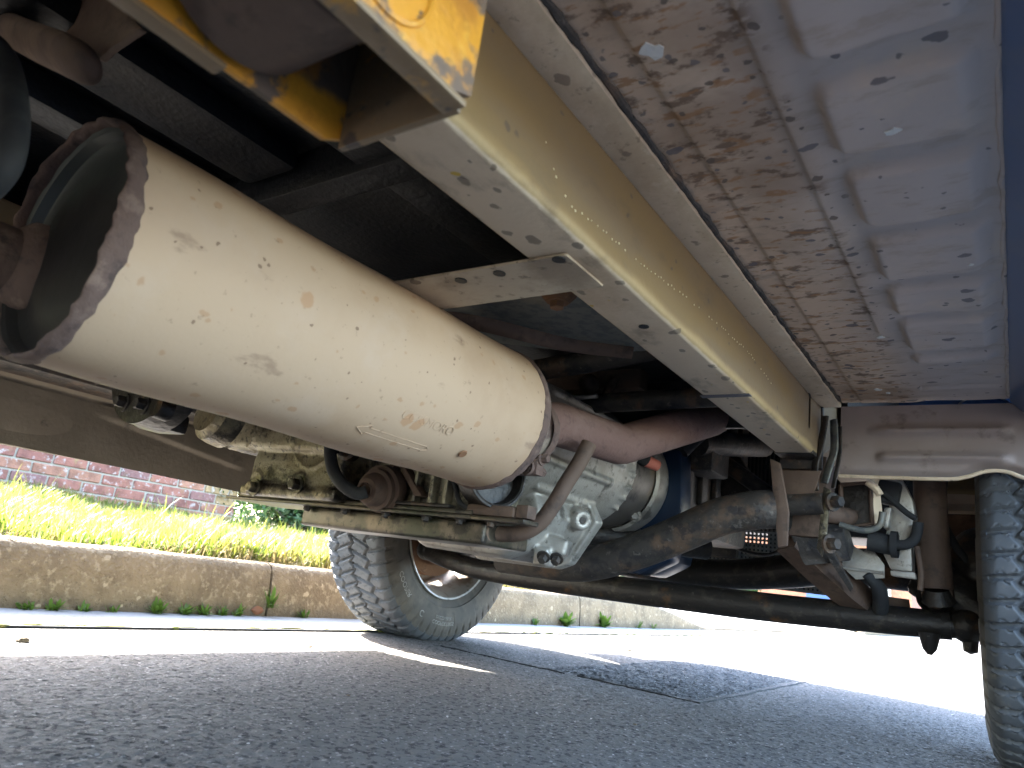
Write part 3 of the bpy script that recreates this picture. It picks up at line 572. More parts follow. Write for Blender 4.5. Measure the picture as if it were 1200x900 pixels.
# --- trailing arm bracket close to the lens
b = B(); b.prism([(-.5, .452), (.214, .452), (.228, .458), (.228, .53), (-.5, .53)], 'x', -.2195, -.2145, .0015)
br = b.done('arm_bracket', M['wax'], veh, label='rusty bracket smeared with bright yellow wax near the lens')
b = B(); b.prism([(-.5, .450), (.214, .450), (.228, .458), (.228, .53), (-.5, .53)], 'x', -.3115, -.3065, .0015); b.done('side_plate', M['wax_low'], br)
b = B(); b.box(-.3165, -.3055, -.5, .150, .4480, .4515, .0015); b.done('lower_edge', M['wax_brown'], br)
b = B(); b.box(-.2285, -.2135, -.5, .224, .4485, .4525, .0015); b.done('lower_edge', M['wax_brown'], br)
b = B(); b.prism([(-.3065, .449), (-.2195, .449), (-.2195, .53), (-.3065, .53)], 'y', .2225, .2275, .0015); b.done('end_plate', M['wax_brown'], br)
b = B(); b.box(-.3065, -.2195, -.5, .2225, .519, .53); b.done('top_plate', M['wax_brown'], br)
b = B(); b.lathe([(-.043, .018), (-.043, .042), (-.036, .048), (.030, .048), (.037, .042), (.037, .018)], (-.263, .145, .499), (1, 0, 0), 40); b.done('bush', M['brown'], br, jit=.001)
b = B(); b.lathe([(0, .026), (.0015, .0255), (.002, .0235), (0, .0225)], (-.2146, .165, .482), (1, 0, 0), 40); b.done('boss_ring', M['wax'], br)
b = B(); b.lathe([(0, .013), (.003, .012), (.003, 0)], (-.2146, .165, .482), (1, 0, 0), 24); b.done('bolt_boss', M['wax_brown'], br)
# hanger bracket and rubber loop beside it
b = B(); b.tube([(-1.102, 0.17, 0.853), (-0.754, 0.17, 0.66), (-0.597, 0.17, 0.577), (-0.562, 0.172, 0.558), (-0.552, 0.176, 0.553)], [.018, .018, .018, .016, .007], 20, 5, flat=.75)
b.plate([(-0.79, 0.2, 0.718), (-0.679, 0.2, 0.712), (-0.552, 0.2, 0.608), (-0.599, 0.2, 0.607), (-0.618, 0.2, 0.602), (-0.674, 0.2, 0.631)], .008, .002); b.done('exhaust_bracket', M['brown'], veh, voxel=.0025)
b = B(); b.tube([(-0.73, 0.13, 0.626), (-0.599, 0.13, 0.55), (-0.528, 0.13, 0.485), (-0.5, 0.13, 0.433), (-0.536, 0.13, 0.414)], .009, 16, 8); b.done('rubber_hanger', M['rubber'], veh)

# --- silencer and exhaust
MX, MZ, MY0, MY1, MR = -.60, .436, .207, .775, .100
b = B(); prof = [(0, MR)]+[(t, MR+.0012*math.sin(t*23)) for t in np.linspace(.01, MY1-MY0-.01, 30)]+[(MY1-MY0, MR)]
b.lathe(prof, (MX, MY0, MZ), (0, 1, 0), 120); mf = b.done('muffler', M['muffler'], veh, label='long pale cylindrical muffler with rusty end rims')
def ring(y, r, name='end_rim'):
    n, m = 160, 14; P = np.zeros((n, m, 3))
    for i in range(n):
        a = 2*math.pi*i/n
        for j in range(m):
            t = 2*math.pi*j/m; q = mnoise.noise(Vector((math.cos(a)*6, math.sin(a)*6, y*9+j*.13)))*.0022; hw = .0078+mnoise.noise(Vector((math.cos(a)*9, math.sin(a)*9, y*3)))*.004
            rr_ = r+math.sin(t)*(.0026+q*.6); P[i, j] = (MX+rr_*math.cos(a), y+math.cos(t)*hw, MZ+rr_*math.sin(a))
    P = np.concatenate([P, P[:, :1]], 1); return link_mesh(name, grid_mesh(name, P, True), M['rust_rim'], mf, 70)
ring(MY0-.001, MR); ring(MY1+.001, MR)
b = B(); b.lathe([(.0, MR-.002), (.002, MR-.006), (.010, MR-.009), (.013, MR-.016), (.008, .062), (.006, .045), (.006, 0)], (MX, MY0, MZ), (0, 1, 0), 80); b.done('end_cap', M['muffler_end'], mf)
b = B(); b.lathe([(.014, .042), (.004, .040), (-.002, .034), (-.006, .029), (-.2, .027), (-.5, .027)], (MX-.088, MY0, MZ-.008), (0, 1, 0), 40); b.done('outlet_pipe', M['rust_rim'], mf)
b = B(); b.lathe([(0, MR-.001), (.012, MR-.004), (.035, .080), (.065, .052), (.085, .043), (.115, .041)], (MX, MY1, MZ), (0, 1, 0), 64); b.done('inlet_cone', mat('cone_steel', (.3, .25, .2), .6, .2, layers=[D(c=(.12, .08, .07), s=18, lo=.45, hi=.6)], bump=[(90, .3, .002)]), mf)
# embossed stamp and arrow
def on_muf(s0, a0, up=1):
    def f(v):
        a = a0+v.y/MR*up; return (MX+(MR+.0011+max(v.z, 0))*math.cos(a), s0+v.x, MZ+(MR+.0011+max(v.z, 0))*math.sin(a))
    return f
b = B(); b.text('CC8SMORO', .016, .0004, on_muf(.570, R(-37))); b.done('stamped_text', M['muffler'], mf)
b = B(); ar = on_muf(.545, R(-56)); L_ = []
for p, q in (((-.055, 0), (-.04, .008)), ((-.055, 0), (-.04, -.008)), ((-.04, .008), (-.04, .004)), ((-.04, -.008), (-.04, -.004)), ((-.04, .004), (.05, .004)), ((-.04, -.004), (.05, -.004)), ((.05, .004), (.056, 0)), ((.05, -.004), (.056, 0))):
    b.tube([ar(Vector((p[0]+(q[0]-p[0])*k/6, p[1]+(q[1]-p[1])*k/6, 0))) for k in range(7)], .0004, 6)
b.done('stamped_arrow', M['muffler'], mf)
b = B(); b.lathe([(0, .0), (.0006, .005), (-.001, .006)], on_muf(.655, R(-50))(Vector((0, 0, .0003))), (math.cos(R(-50)), 0, math.sin(R(-50))), 16); b.done('rust_blister', M['rust'], mf)
E0 = Vector((-0.592, 0.948, 0.468)); E1 = Vector((-0.555, 1.107, 0.469)); E2 = Vector((-0.485, 1.361, 0.579))
b = B(); b.tube([(-.60, .835, .440), E0, E1-(E1-E0).normalized()*.004, E1+(E2-E1).normalized()*.004, E2, E2+Vector((.004, .025, .012)), E2+Vector((.004, .038, .045)), E2+Vector((.004, .038, .12))], [.035, .035, .035, .035, .035, .033, .031, .031], 40)
ex = b.done('exhaust_pipe', M['pipe'], veh, 16, label='rust-brown kinked exhaust pipe ahead of the muffler')
b = B(); b.lathe([(0, .047), (.004, .05), (.012, .05), (.016, .046), (.016, .034)], (-.60, .882, .441), (0, 1, .05), 40); b.box(-.62, -.575, .880, .900, .374, .402, .003); b.bolt((-.590, .872, .384), (0, 1, 0), .008, .045); b.bolt((-.574, .890, .40), (1, 0, 0), .007, .01); b.done('clamp_flange', M['rust_rim'], ex)
b = B(); pm = E1+Vector((.0, 0, .033)); b.tube([pm+Vector((-.012, -.004, .004)), pm+Vector((.004, .008, -.003)), pm+Vector((.014, .016, -.012))], .004, 8, 3); b.done('weld_bead', mat('pale_weld', (.42, .36, .28), .6, bump=[(120, .6, .002)]), ex)

# --- gearbox, bellhousing and engine
b = B(); o = (-.767, 0, .474)
b.lathe([(1.00, 0), (1.00, .118), (1.03, .124), (1.06, .124), (1.20, .128), (1.30, .130), (1.335, .132), (1.352, .132), (1.352, 0)], o, (0, 1, 0), 64)
b.prism([(-1.0, .285), (-.94, .256), (-.75, .252), (-.715, .268), (-.672, .335), (-.70, .40), (-1.0, .40)], 'y', 1.06, 1.27, .02)
b.prism([(-1.0, .30), (-.93, .248), (-.735, .248), (-.705, .26), (-.652, .345), (-.68, .39), (-1.0, .39)], 'y', 1.235, 1.262, .004)
for (a0, y0, y1, hh) in ((-2, 1.06, 1.30, .010), (-22, 1.03, 1.27, .011), (-48, 1.05, 1.24, .012), (18, 1.06, 1.28, .010), (40, 1.05, 1.28, .010)):
    ca, sa = math.cos(R(a0)), math.sin(R(a0)); b.tube([(o[0]+(.124)*ca, y0, o[2]+.124*sa), (o[0]+.128*ca, (y0+y1)/2, o[2]+.128*sa), (o[0]+.129*ca, y1, o[2]+.129*sa)], .0075, 8)
for a0 in (6, -8, -20, -31, -42): 
    ca, sa = math.cos(R(a0)), math.sin(R(a0)); b.tube([(o[0]+.120*ca, 1.29, o[2]+.120*sa), (o[0]+.134*ca, 1.345, o[2]+.134*sa)], .005, 8)
p = (-0.662, 1.18, 0.341); b.lathe([(-.05, .026), (.0, .021), (.008, .017), (.008, .007), (.002, .007), (.002, 0)], (p[0]+.005, 1.18, p[2]), (.8, -.5, -.15), 28)
p = (-0.667, 1.14, 0.288); b.obox((p[0]-.02, 1.15, p[2]), (.05, .06, .03), (0, 10, 20), .006)
p = (-0.697, 1.12, 0.26); b.obox((p[0], 1.13, p[2]+.004), (.03, .05, .035), (0, 0, 10), .008)
bell = b.done('bellhousing', M['alu'], veh, voxel=.0032, smooth_it=2, label='bare cast aluminium bellhousing with cooling ribs')
b = B(); p = (-0.662, 1.18, 0.341); b.lathe([(0, .0065), (.003, .0065), (.003, 0)], (p[0]+.009, 1.175, p[2]-.001), (.8, -.5, -.15), 20); b.done('drain_plug', M['dark_steel'], bell)
for q in ((-0.669, 1.08, 0.26), (-0.654, 1.1, 0.26)): 
    b = B(); b.bolt((q[0], q[1], q[2]+.004), (.2, -.7, -.6), .008, .012); b.done('bolt', M['dark_steel'], bell)
b = B(); b.lathe([(1.352, .122), (1.36, .124), (1.43, .122), (1.47, .120), (1.48, .118), (1.48, .0)], o, (0, 1, 0), 64); ad = b.done('adaptor_ring', mat('dull_ring', (.13, .115, .10), .45, .5, layers=[D(c=(.25, .18, .09), s=9, lo=.5, hi=.66, a=.8), D(c=(.04, .036, .034), s=22, lo=.5, hi=.65)], bump=[(120, .2, .001)]), veh)
b = B(); b.lathe([(1.48, .121), (1.485, .128), (1.53, .129), (1.545, .124), (1.545, .05)], o, (0, 1, 0), 64); b.bolt((-0.684, 1.47, 0.387), (.3, -.9, -.2), .009, .012); b.done('lip', M['alu'], ad)
b = B(); b.tube([(-0.651, 1.36, 0.511), (-0.639, 1.38, 0.499), (-0.62, 1.42, 0.491)], [.012, .014, .012], 14, 4); b.done('connector', M['pink'], ad, label='pink plastic connector')
b = B(); b.tube([(-0.649, 1.34, 0.509), (-0.643, 1.37, 0.504), (-0.635, 1.39, 0.498)], .0165, 14, 3); b.done('cable_boot', M['rubber'], ad)
b = B(); b.box(-.93, -.64, 1.60, 2.15, .38, .85, .02)
for k in range(5): b.box(-.64, -.625, 1.62+k*.1, 1.66+k*.1, .45, .75, .005)
b.box(-.65, -.57, 1.62, 1.75, .52, .64, .01); b.tube([(-.60, 1.6, .58), (-.56, 1.8, .62), (-.56, 2.0, .66)], .03, 12, 4); eb = b.done('engine_block', M['dark_steel'], veh, label='dark engine block above the front axle')
b = B(); b.prism([(-.93, .50), (-.93, .37), (-.90, .272), (-.70, .262), (-.63, .30), (-.61, .40), (-.62, .56)], 'y', 1.55, 1.62, .012); b.prism([(-.90, .36), (-.88, .276), (-.71, .264), (-.645, .30), (-.64, .36)], 'y', 1.62, 1.74, .015); b.done('sump', M['engine_blue'], eb, label='blue painted sump')

# transmission: pan, gasket flange, rear castings
b = B(); b.box(-1.082, -.658, .882, 1.01, .2645, .299, .006, 3); pan = b.done('oil_pan', M['pan'], veh, label='shallow oily sheet steel pan under the gearbox')
b = B(); b.box(-1.30, -.672, .862, 1.0, .2995, .306, .002); b.box(-.672, -.575, .862, .905, .2995, .306, .002); b.box(-1.27, -.675, .868, 1.0, .3065, .314, .002); b.done('pan_flange', M['pan'], veh)
for px in (-1.06, -.96, -.86, -.77, -.70, -.64):
    b = B(); b.bolt((px, .874, .2985), (0, -.25, -1), .0062, .007); b.done('bolt', M['dark_steel'], pan)
b = B(); b.tube([(-0.697, 0.91, 0.286), (-0.659, 0.925, 0.286), (-0.62, 0.93, 0.291), (-0.594, 0.935, 0.308), (-0.576, 0.94, 0.337), (-0.562, 0.95, 0.375), (-0.55, 0.96, 0.407), (-0.541, 0.97, 0.441)], .0125, 20, 7)
b.lathe([(0, .017), (.012, .018), (.014, .013)], (-.672, .905, .286), (1, .1, 0), 24); b.done('filler_tube', M['brown'], veh, label='brown bent filler tube rising from the oil pan')
b = B()
b.box(-1.215, -.955, .845, 1.10, .312, .395, .014); b.box(-1.225, -.955, .838, 1.05, .308, .328, .004)
b.prism([(-1.36, .415), (-1.33, .402), (-1.18, .398), (-.96, .39), (-.93, .45), (-.93, .56), (-1.30, .56), (-1.37, .44)], 'y', .835, 1.10, .012)
b.lathe([(0, .055), (.12, .07), (.2, .075)], (-1.27, .74, .47), (.05, 1, -.15), 40)
b.box(-.955, -.715, .905, 1.06, .305, .50, .015); b.prism([(-.84, .306), (-.70, .306), (-.69, .42), (-.80, .44)], 'y', .885, .93, .01)
b.lathe([(0, .055), (.08, .055)], (-1.04, .80, .42), (0, 1, 0), 32)
for q in (-1.19, -1.06): b.lathe([(0, .018), (.03, .02)], (q, .836, .335), (0, 1, 0), 20)
tcs = b.done('transfer_case', M['alu_dirty'], veh, voxel=.004, smooth_it=3, label='oil-stained cast aluminium transfer case behind the muffler')
for q in ((-1.175, 0.835, 0.322), (-1.053, 0.835, 0.332)):
    b = B(); b.bolt((q[0], .836, q[2]), (0, -1, 0), .011, .014); b.done('bolt', M['alu_dirty'], tcs)
b = B(); b.lathe([(0, .0), (0, .040), (.006, .044), (.012, .052), (.03, .055), (.05, .055)], (-1.219, 0.73, 0.446), (.05, 1, -.15), 40); b.done('bearing_cover', M['alu_dirty'], tcs)
b = B(); p = (-0.865, 0.83, 0.33); b.lathe([(.05, .040), (.03, .040), (.028, .034), (.018, .034), (.016, .028), (.002, .026), (-.006, .020), (-.006, 0)], p, (-.1, .95, .2), 36); b.lathe([(-.01, .012), (.02, .012)], p, (-.1, .95, .2), 24); b.done('speed_sensor', M['brown'], tcs)
b = B(); b.tube([(-0.949, 0.8, 0.423), (-0.941, 0.8, 0.386), (-0.923, 0.8, 0.354), (-0.894, 0.8, 0.332), (-0.87, 0.81, 0.321), (-0.858, 0.82, 0.326)], .0105, 16, 6); b.done('hose', M['rubber'], veh)
b = B(); b.plate([(-0.851, 0.875, 0.388), (-0.861, 0.875, 0.388), (-0.872, 0.875, 0.324), (-0.858, 0.875, 0.325)], .02, .002); b.plate([(-0.851, 0.875, 0.388), (-0.839, 0.875, 0.388), (-0.779, 0.875, 0.33), (-0.795, 0.875, 0.329)], .02, .002); b.done('casting_rib', M['brown'], tcs)
b = B(); b.tube([(-0.889, 0.88, 0.418), (-0.835, 0.87, 0.402), (-0.802, 0.87, 0.381)], .012, 12, 4); b.ball((-0.847, 0.87, 0.39), .012, 12); b.done('selector_lever', M['rubber'], tcs)
p = Vector((-0.644, 0.88, 0.369)); ax = Vector((.9, -.42, .05)).normalized()
b = B(); b.lathe([(-.13, .03), (-.125, .034), (-.05, .036), (-.045, .046), (-.02, .048), (0, .048), (.002, .043), (-.02, .040), (-.02, 0)], p, ax, 40); st = b.done('starter_motor', M['axle'], veh)
b = B(); b.lathe([(-.003, .047), (-.004, .0492), (.0, .0502), (.003, .0492), (.003, .046)], p, ax, 40); b.done('clamp_band', M['dark_steel'], st)
b = B(); b.tube([(-0.972, 0.86, 0.445), (-0.923, 0.85, 0.412), (-0.894, 0.86, 0.392), (-0.86, 0.87, 0.394)], .006, 10, 5); b.done('breather_pipe', M['dark_steel'], tcs)
b = B(); b.lathe([(0, .018), (.02, .018), (.022, .012), (.05, .012)], (-0.955, 0.86, 0.398), (.3, -1, 0), 20); b.done('pipe_union', M['axle'], tcs)
for k, (u0, u1) in enumerate((((-.80), .312), (-.765, .312), (-.735, .312))):
    b = B(); b.box(u0-.004, u0+.004, .868, .90, .314, .40, .003); b.done('casting_rib', M['alu_dirty'], tcs)
b = B(); b.box(-.84, -.72, .866, .884, .3145, .3205, .002); b.done('gasket', M['axle'], tcs)
b = B(); b.tube([(-0.765, 0.89, 0.393), (-0.724, 0.875, 0.355), (-0.704, 0.875, 0.323), (-0.673, 0.88, 0.315)], .004, 8, 5); b.done('cable', M['rubber'], tcs)
b = B(); b.box(-.69, -.60, .87, .92, .3065, .325, .008); b.box(-.60, -.578, .875, .90, .308, .328, .003); b.done('mounting_foot', M['brown'], veh)
# output flange with propeller shaft behind the silencer
b = B(); b.lathe([(0, .0), (0, .05), (.012, .052), (.014, .098), (.055, .102), (.06, .06), (.12, .045), (.3, .045)], (-1.02, .49, .462), (0, 1, 0), 48); fl2 = b.done('output_flange', M['axle'], veh)
for k in range(8):
    a = k*math.pi/4+.3; b = B(); b.bolt((-1.02+.075*math.cos(a), .503, .462+.075*math.sin(a)), (0, -1, 0), .009, .012); b.done('bolt', M['dark_steel'], fl2)
b = B(); b.obox((-1.029, 0.55, 0.378), (.06, .05, .03), (0, 0, 10), .008); b.done('yoke', M['axle'], fl2)
b = B(); b.lathe([(0, .016), (.02, .016), (.02, 0)], (-0.925, 0.5, 0.38), (0, -1, .1), 20); b.done('nut', M['axle'], fl2)
b = B(); b.tube([(-1.02, .48, .465), (-1.0, -.76, .40)], .03, 24); b.done('propeller_shaft', M['axle'], veh)
b = B(); b.tube([(-.95, 1.25, .33), (-.60, 1.70, .345)], .026, 20); b.done('propeller_shaft', M['axle'], veh)

# --- left sill inner face
ys = np.linspace(-1.2, 1.36, 200); zz = np.linspace(0, 1, 60); Y, S = np.meshgrid(ys, zz, indexing='ij'); zb = .338-.012*(Y-.5); Zp = zb+(.452-zb)*S
dl = (Zp-(.425-.133*(Y-.72)))/.006
Xp = -1.52-.004*S+.007*ss(-1, 1, dl)*ss(.66, .74, Y)*(1-ss(1.0, 1.05, Y))
Xp += .002*np.sin(Y*9)*np.sin(S*4)
link_mesh('sill', grid_mesh('sill', np.stack([Xp, Y, Zp], -1)), M['sill'], veh, 60, label='grimy inner face of the sill on the kerb side')
b = B(); b.prism([(-1.70, .50), (-1.70, .355), (-1.692, .347), (-1.53, .336), (-1.522, .337), (-1.524, .46), (-1.48, .468), (-1.47, .64), (-1.70, .66)], 'y', -.40, 1.36, .003); b.done('sill_box', M['sill'], veh)
b = B(); b.box(-1.50, -1.16, -.6, 1.36, .60, .612); b.prism([(-1.50, .462), (-1.43, .470), (-1.40, .605), (-1.50, .612)], 'y', -.6, 1.36, .004); b.done('inner_sill', M['dark_steel'], veh)

# --- front axle, steering, suspension
b = B(); b.tube([(-1.46, 1.80, .345), (-1.36, 1.80, .345), (-1.20, 1.80, .342), (-1.05, 1.82, .318), (-.95, 1.84, .300), (-.80, 1.85, .293), (-.62, 1.85, .295), (-.52, 1.84, .305), (-.42, 1.82, .322), (-.32, 1.80, .340), (-.18, 1.80, .345), (-.02, 1.80, .345)], [.055, .045, .040, .038, .036, .036, .036, .038, .040, .040, .045, .055], 28, 5)
axl = b.done('front_axle', M['axle'], veh, label='black oily front axle casing spanning both front wheels')
b = B(); b.tube([(-1.40, 1.66, .252), (-1.25, 1.66, .228), (-1.0, 1.66, .224), (-.5, 1.66, .228), (-.22, 1.66, .236), (-.10, 1.66, .240)], [.026, .027, .031, .031, .028, .026], 28, 4)
tr = b.done('track_rod', M['axle'], veh, label='long dark steering track rod just above the road')
b = B(); b.tube([(-1.40, 1.66, .252), (-1.45, 1.66, .262), (-1.47, 1.70, .28)], [.026, .022, .02], 16, 3); b.ball((-1.44, 1.66, .262), .03, 16); b.done('rod_end', M['axle'], tr)
b = B(); b.ball((-.075, 1.66, .243), .031, 16); b.tube([(-.14, 1.66, .236), (-.075, 1.66, .243), (-.06, 1.70, .275)], [.022, .02, .018], 14, 3); b.lathe([(0, .02), (-.03, .012), (-.04, .004), (-.04, 0)], (-.135, 1.64, .222), (0, 0, 1), 14); b.lathe([(0, .014), (-.02, .012), (-.025, 0)], (-.07, 1.66, .218), (0, 0, 1), 12); b.done('rod_end', M['axle'], tr)
# knuckles
for sx, px in ((1, -1.40), (-1, -.05)):
    b = B(); b.ball((px, 1.78, .345), (.07, .095, .10), 24); b.tube([(px, 1.78, .30), (px+.01*sx, 1.72, .265), (px+.02*sx, 1.66, .262)], [.035, .026, .022], 14, 4)
    b.tube([(px, 1.78, .43), (px, 1.78, .26)], .035, 18); b.tube([(px+.1*sx, 1.72, .335), (px+.03*sx, 1.70, .29), (px-.02*sx, 1.68, .26)], [.05, .045, .03], 16, 4)
    kn = b.done('steering_knuckle', M['axle'], veh, voxel=.004)
    b = B(); b.lathe([(0, .028), (.012, .028), (.016, .02), (.016, 0)], (px+.07*sx, 1.66, .296), (.2*sx, -1, 0), 20); b.done('ball_joint', M['brown'], kn)
# curved tubular crossmember under the engine
b = B(); b.tube([(-.95, 1.36, .262), (-.80, 1.355, .262), (-.73, 1.35, .268), (-.66, 1.35, .288), (-.59, 1.35, .316), (-.52, 1.35, .350), (-.46, 1.35, .380), (-.42, 1.355, .394), (-.385, 1.36, .402), (-.365, 1.37, .405)], .036, 28, 6); b.done('curved_tube', M['dark_steel'], veh, label='dark curved tubular crossmember below the engine')
# mount plates and radius arm at the right rail
b = B(); b.plate([(-0.367, 1.36, 0.499), (-0.348, 1.36, 0.491), (-0.33, 1.36, 0.401), (-0.331, 1.36, 0.34), (-0.347, 1.36, 0.335), (-0.355, 1.36, 0.4)], .012, .003); b.box(-.376, -.29, 1.475, 1.56, .37, .53, .006); b.plate([(-0.365, 1.43, 0.489), (-0.291, 1.43, 0.491), (-0.311, 1.43, 0.415), (-0.347, 1.43, 0.41)], .006, .001); mp = b.done('arm_mount', M['brown'], veh)
b = B(); b.tube([(-0.356, 1.42, 0.421), (-0.284, 1.42, 0.428)], .020, 20); b.lathe([(-.03, .026), (.0, .026)], (-0.344, 1.42, 0.401), (1, 0, 0), 20); b.done('bush_tube', M['dark_steel'], mp)
b = B(); b.plate([(-0.363, 1.5, 0.398), (-0.261, 1.5, 0.399), (-0.252, 1.54, 0.349), (-0.329, 1.5, 0.329)], .05, .006); b.done('arm_bracket', M['dark_steel'], veh)
b = B(); b.tube([(-0.362, 1.5, 0.365), (-0.315, 1.56, 0.319), (-0.268, 1.64, 0.274), (-0.233, 1.7, 0.258), (-0.187, 1.74, 0.258)], [.034, .036, .034, .032, .03], 4, 4); ra = b.done('radius_arm', M['brown'], veh, 30)
b = B(); b.plate([(-0.295, 1.46, 0.353), (-0.28, 1.46, 0.354), (-0.255, 1.56, 0.288), (-0.26, 1.56, 0.281)], .008, .001); b.done('edge_rib', M['dark_steel'], ra)
b = B(); b.tube([(-0.236, 1.58, 0.318), (-0.216, 1.6, 0.292), (-0.218, 1.64, 0.253)], [.010, .014, .015], 14, 4); b.done('bump_stop', M['rubber'], veh)
# strap link with two bolts
b = B(); b.plate([(-0.284, 1.42, 0.46), (-0.271, 1.42, 0.454), (-0.277, 1.42, 0.374), (-0.284, 1.42, 0.331), (-0.294, 1.42, 0.344), (-0.289, 1.42, 0.396)], .006, .001); lk = b.done('strap_link', M['alu_dirty'], veh)
for q in ((-0.269, 1.42, 0.432), (-0.274, 1.42, 0.355)):
    b = B(); b.bolt(q, (.85, -.5, 0), .0115, .018); b.done('bolt', M['dark_steel'], lk)
# box bracket, sheet guards and castings beside the damper
b = B(); P4 = [(-0.273, 1.52, 0.481), (-0.219, 1.52, 0.487), (-0.216, 1.52, 0.408), (-0.269, 1.52, 0.397)]
b.tube(P4+[P4[0]], .0045, 8); bb = b.done('box_bracket', M['brown'], veh)
b = B(); b.plate([Vector(q)+Vector((0, .02, 0)) for q in P4], .02, .002); b.done('box_filler', M['axle'], bb)
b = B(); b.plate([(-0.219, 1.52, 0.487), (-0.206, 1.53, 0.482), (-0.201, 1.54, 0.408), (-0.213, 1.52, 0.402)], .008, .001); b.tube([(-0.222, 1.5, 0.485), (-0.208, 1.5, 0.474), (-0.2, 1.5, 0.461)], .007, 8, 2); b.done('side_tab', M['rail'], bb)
b = B(); b.tube([(-0.27, 1.5, 0.4), (-0.228, 1.5, 0.392), (-0.202, 1.5, 0.403), (-0.196, 1.5, 0.429)], .006, 10, 5); b.done('wire_clip', M['galv'], veh)
b = B(); b.tube([(-0.303, 1.48, 0.42), (-0.265, 1.52, 0.418), (-0.256, 1.56, 0.425)], .018, 12, 3); b.done('cross_tube', M['brown'], veh)
b = B(); b.plate([(-0.279, 1.58, 0.326), (-0.275, 1.58, 0.367), (-0.265, 1.58, 0.375), (-0.253, 1.58, 0.366), (-0.24, 1.58, 0.36), (-0.228, 1.58, 0.371), (-0.203, 1.58, 0.337), (-0.203, 1.58, 0.312), (-0.254, 1.58, 0.304)], .004, .001); b.tube([(-0.281, 1.575, 0.324), (-0.205, 1.575, 0.321)], .003, 6); b.done('sheet_guard', M['alu'], veh)
b = B(); b.plate([(-0.209, 1.6, 0.508), (-0.172, 1.6, 0.509), (-0.153, 1.6, 0.466), (-0.149, 1.6, 0.436), (-0.156, 1.6, 0.379), (-0.155, 1.6, 0.328), (-0.192, 1.6, 0.329), (-0.207, 1.6, 0.362), (-0.192, 1.6, 0.443), (-0.2, 1.6, 0.477)], .05, .006); b.plate([(-0.199, 1.56, 0.444), (-0.186, 1.56, 0.445), (-0.192, 1.56, 0.405), (-0.201, 1.56, 0.404)], .03, .004); b.plate([(-0.19, 1.56, 0.326), (-0.149, 1.56, 0.327), (-0.147, 1.56, 0.315), (-0.189, 1.56, 0.317)], .02, .002); b.done('steering_box', M['alu'], veh)
b = B(); b.tube([(-0.201, 1.55, 0.472), (-0.176, 1.55, 0.45), (-0.159, 1.55, 0.435), (-0.146, 1.55, 0.426)], .0055, 10, 4); b.done('hose', M['rubber'], veh)
b = B(); b.tube([(-0.142, 1.55, 0.42), (-0.147, 1.55, 0.391), (-0.162, 1.55, 0.377), (-0.185, 1.55, 0.375)], .0095, 14, 5); b.done('hose', M['rubber'], veh)
b = B(); b.tube([(-0.227, 1.55, 0.378), (-0.185, 1.55, 0.373)], .019, 18); b.lathe([(0, .025), (.012, .025)], (-0.188, 1.55, 0.375), (1, 0, 0), 18); b.obox((-0.193, 1.57, 0.476), (.04, .04, .045), (0, 10, 0), .006); b.done('link_bush', M['rubber'], veh)
b = B(); b.tube([(-0.13, 1.64, 0.556), (-0.127, 1.64, 0.411), (-0.121, 1.64, 0.305)], [.0295, .0295, .0285], 28); dm = b.done('damper', M['brown'], veh, label='rust-brown damper tube beside the right tyre')
b = B(); b.tube([(-0.121, 1.64, 0.305), (-0.119, 1.65, 0.282)], [.02, .03], 16); b.lathe([(-.02, .026), (.02, .026), (.02, 0)], (-0.126, 1.65, 0.286), (.3, 1, 0), 20); b.done('damper_eye', M['axle'], dm)
b = B(); b.tube([(-0.147, 1.57, 0.377), (-0.141, 1.57, 0.33), (-0.143, 1.57, 0.296)], .005, 8, 3); b.done('brake_pipe', M['brown'], veh)
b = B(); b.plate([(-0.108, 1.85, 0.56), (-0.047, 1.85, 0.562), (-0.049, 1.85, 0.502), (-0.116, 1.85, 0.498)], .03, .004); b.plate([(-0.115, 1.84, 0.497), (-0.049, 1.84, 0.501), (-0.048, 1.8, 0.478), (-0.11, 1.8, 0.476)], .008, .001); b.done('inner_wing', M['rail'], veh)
b = B(); b.plate([(-0.118, 1.88, 0.48), (-0.035, 1.88, 0.485), (-0.037, 1.88, 0.418), (-0.113, 1.88, 0.412)], .03, .004); b.done('splash_plate', M['brown'], veh)
b = B(); b.obox((-0.094, 1.8, 0.361), (.05, .04, .09), (0, 10, 0), .01); b.done('brake_caliper', M['brown'], veh)
b = B(); b.tube([(-0.108, 1.7, 0.431), (-0.091, 1.7, 0.395), (-0.07, 1.7, 0.364)], .008, 10, 4); b.done('brake_hose', M['rubber'], veh)
# inner panels closing the engine bay, cooling pack, perforated guard
b = B(); b.box(-.29, -.278, 1.62, 2.5, .62, 1.05); b.done('inner_wing', M['black'], veh)
b = B(); b.box(-1.19, -1.178, 1.47, 2.5, .62, 1.05); b.done('inner_wing', M['black'], veh)
rad = B(); rad.box(-1.08, -.40, 2.34, 2.38, .455, 1.02, .004); rd_ = rad.done('radiator', M['black'], veh)
b = B()
for k in range(54): b.box(-1.07+k*.0125, -1.0665+k*.0125, 2.33, 2.3395, .46, 1.0)
b.done('fin', M['dark_steel'], rd_, kind='stuff')
gb = B()
for k in range(46): x = -1.02+k*.0125; gb.box(x, x+.0062, 2.30, 2.304, .286, .452)
for k in range(14): z = .286+k*.0125; gb.box(-1.02, -.452, 2.3005, 2.3045, z, z+.0062)
b = B(); b.box(-1.02, -.45, 2.312, 2.316, .284, .412); b.box(-1.02, -.86, 2.312, 2.316, .412, .455); b.box(-.62, -.45, 2.312, 2.316, .412, .455); b.done('guard_backing', M['black'], veh)
gb.done('mesh_guard', M['galv'], veh, kind='stuff', label='dark perforated guard below the radiator')
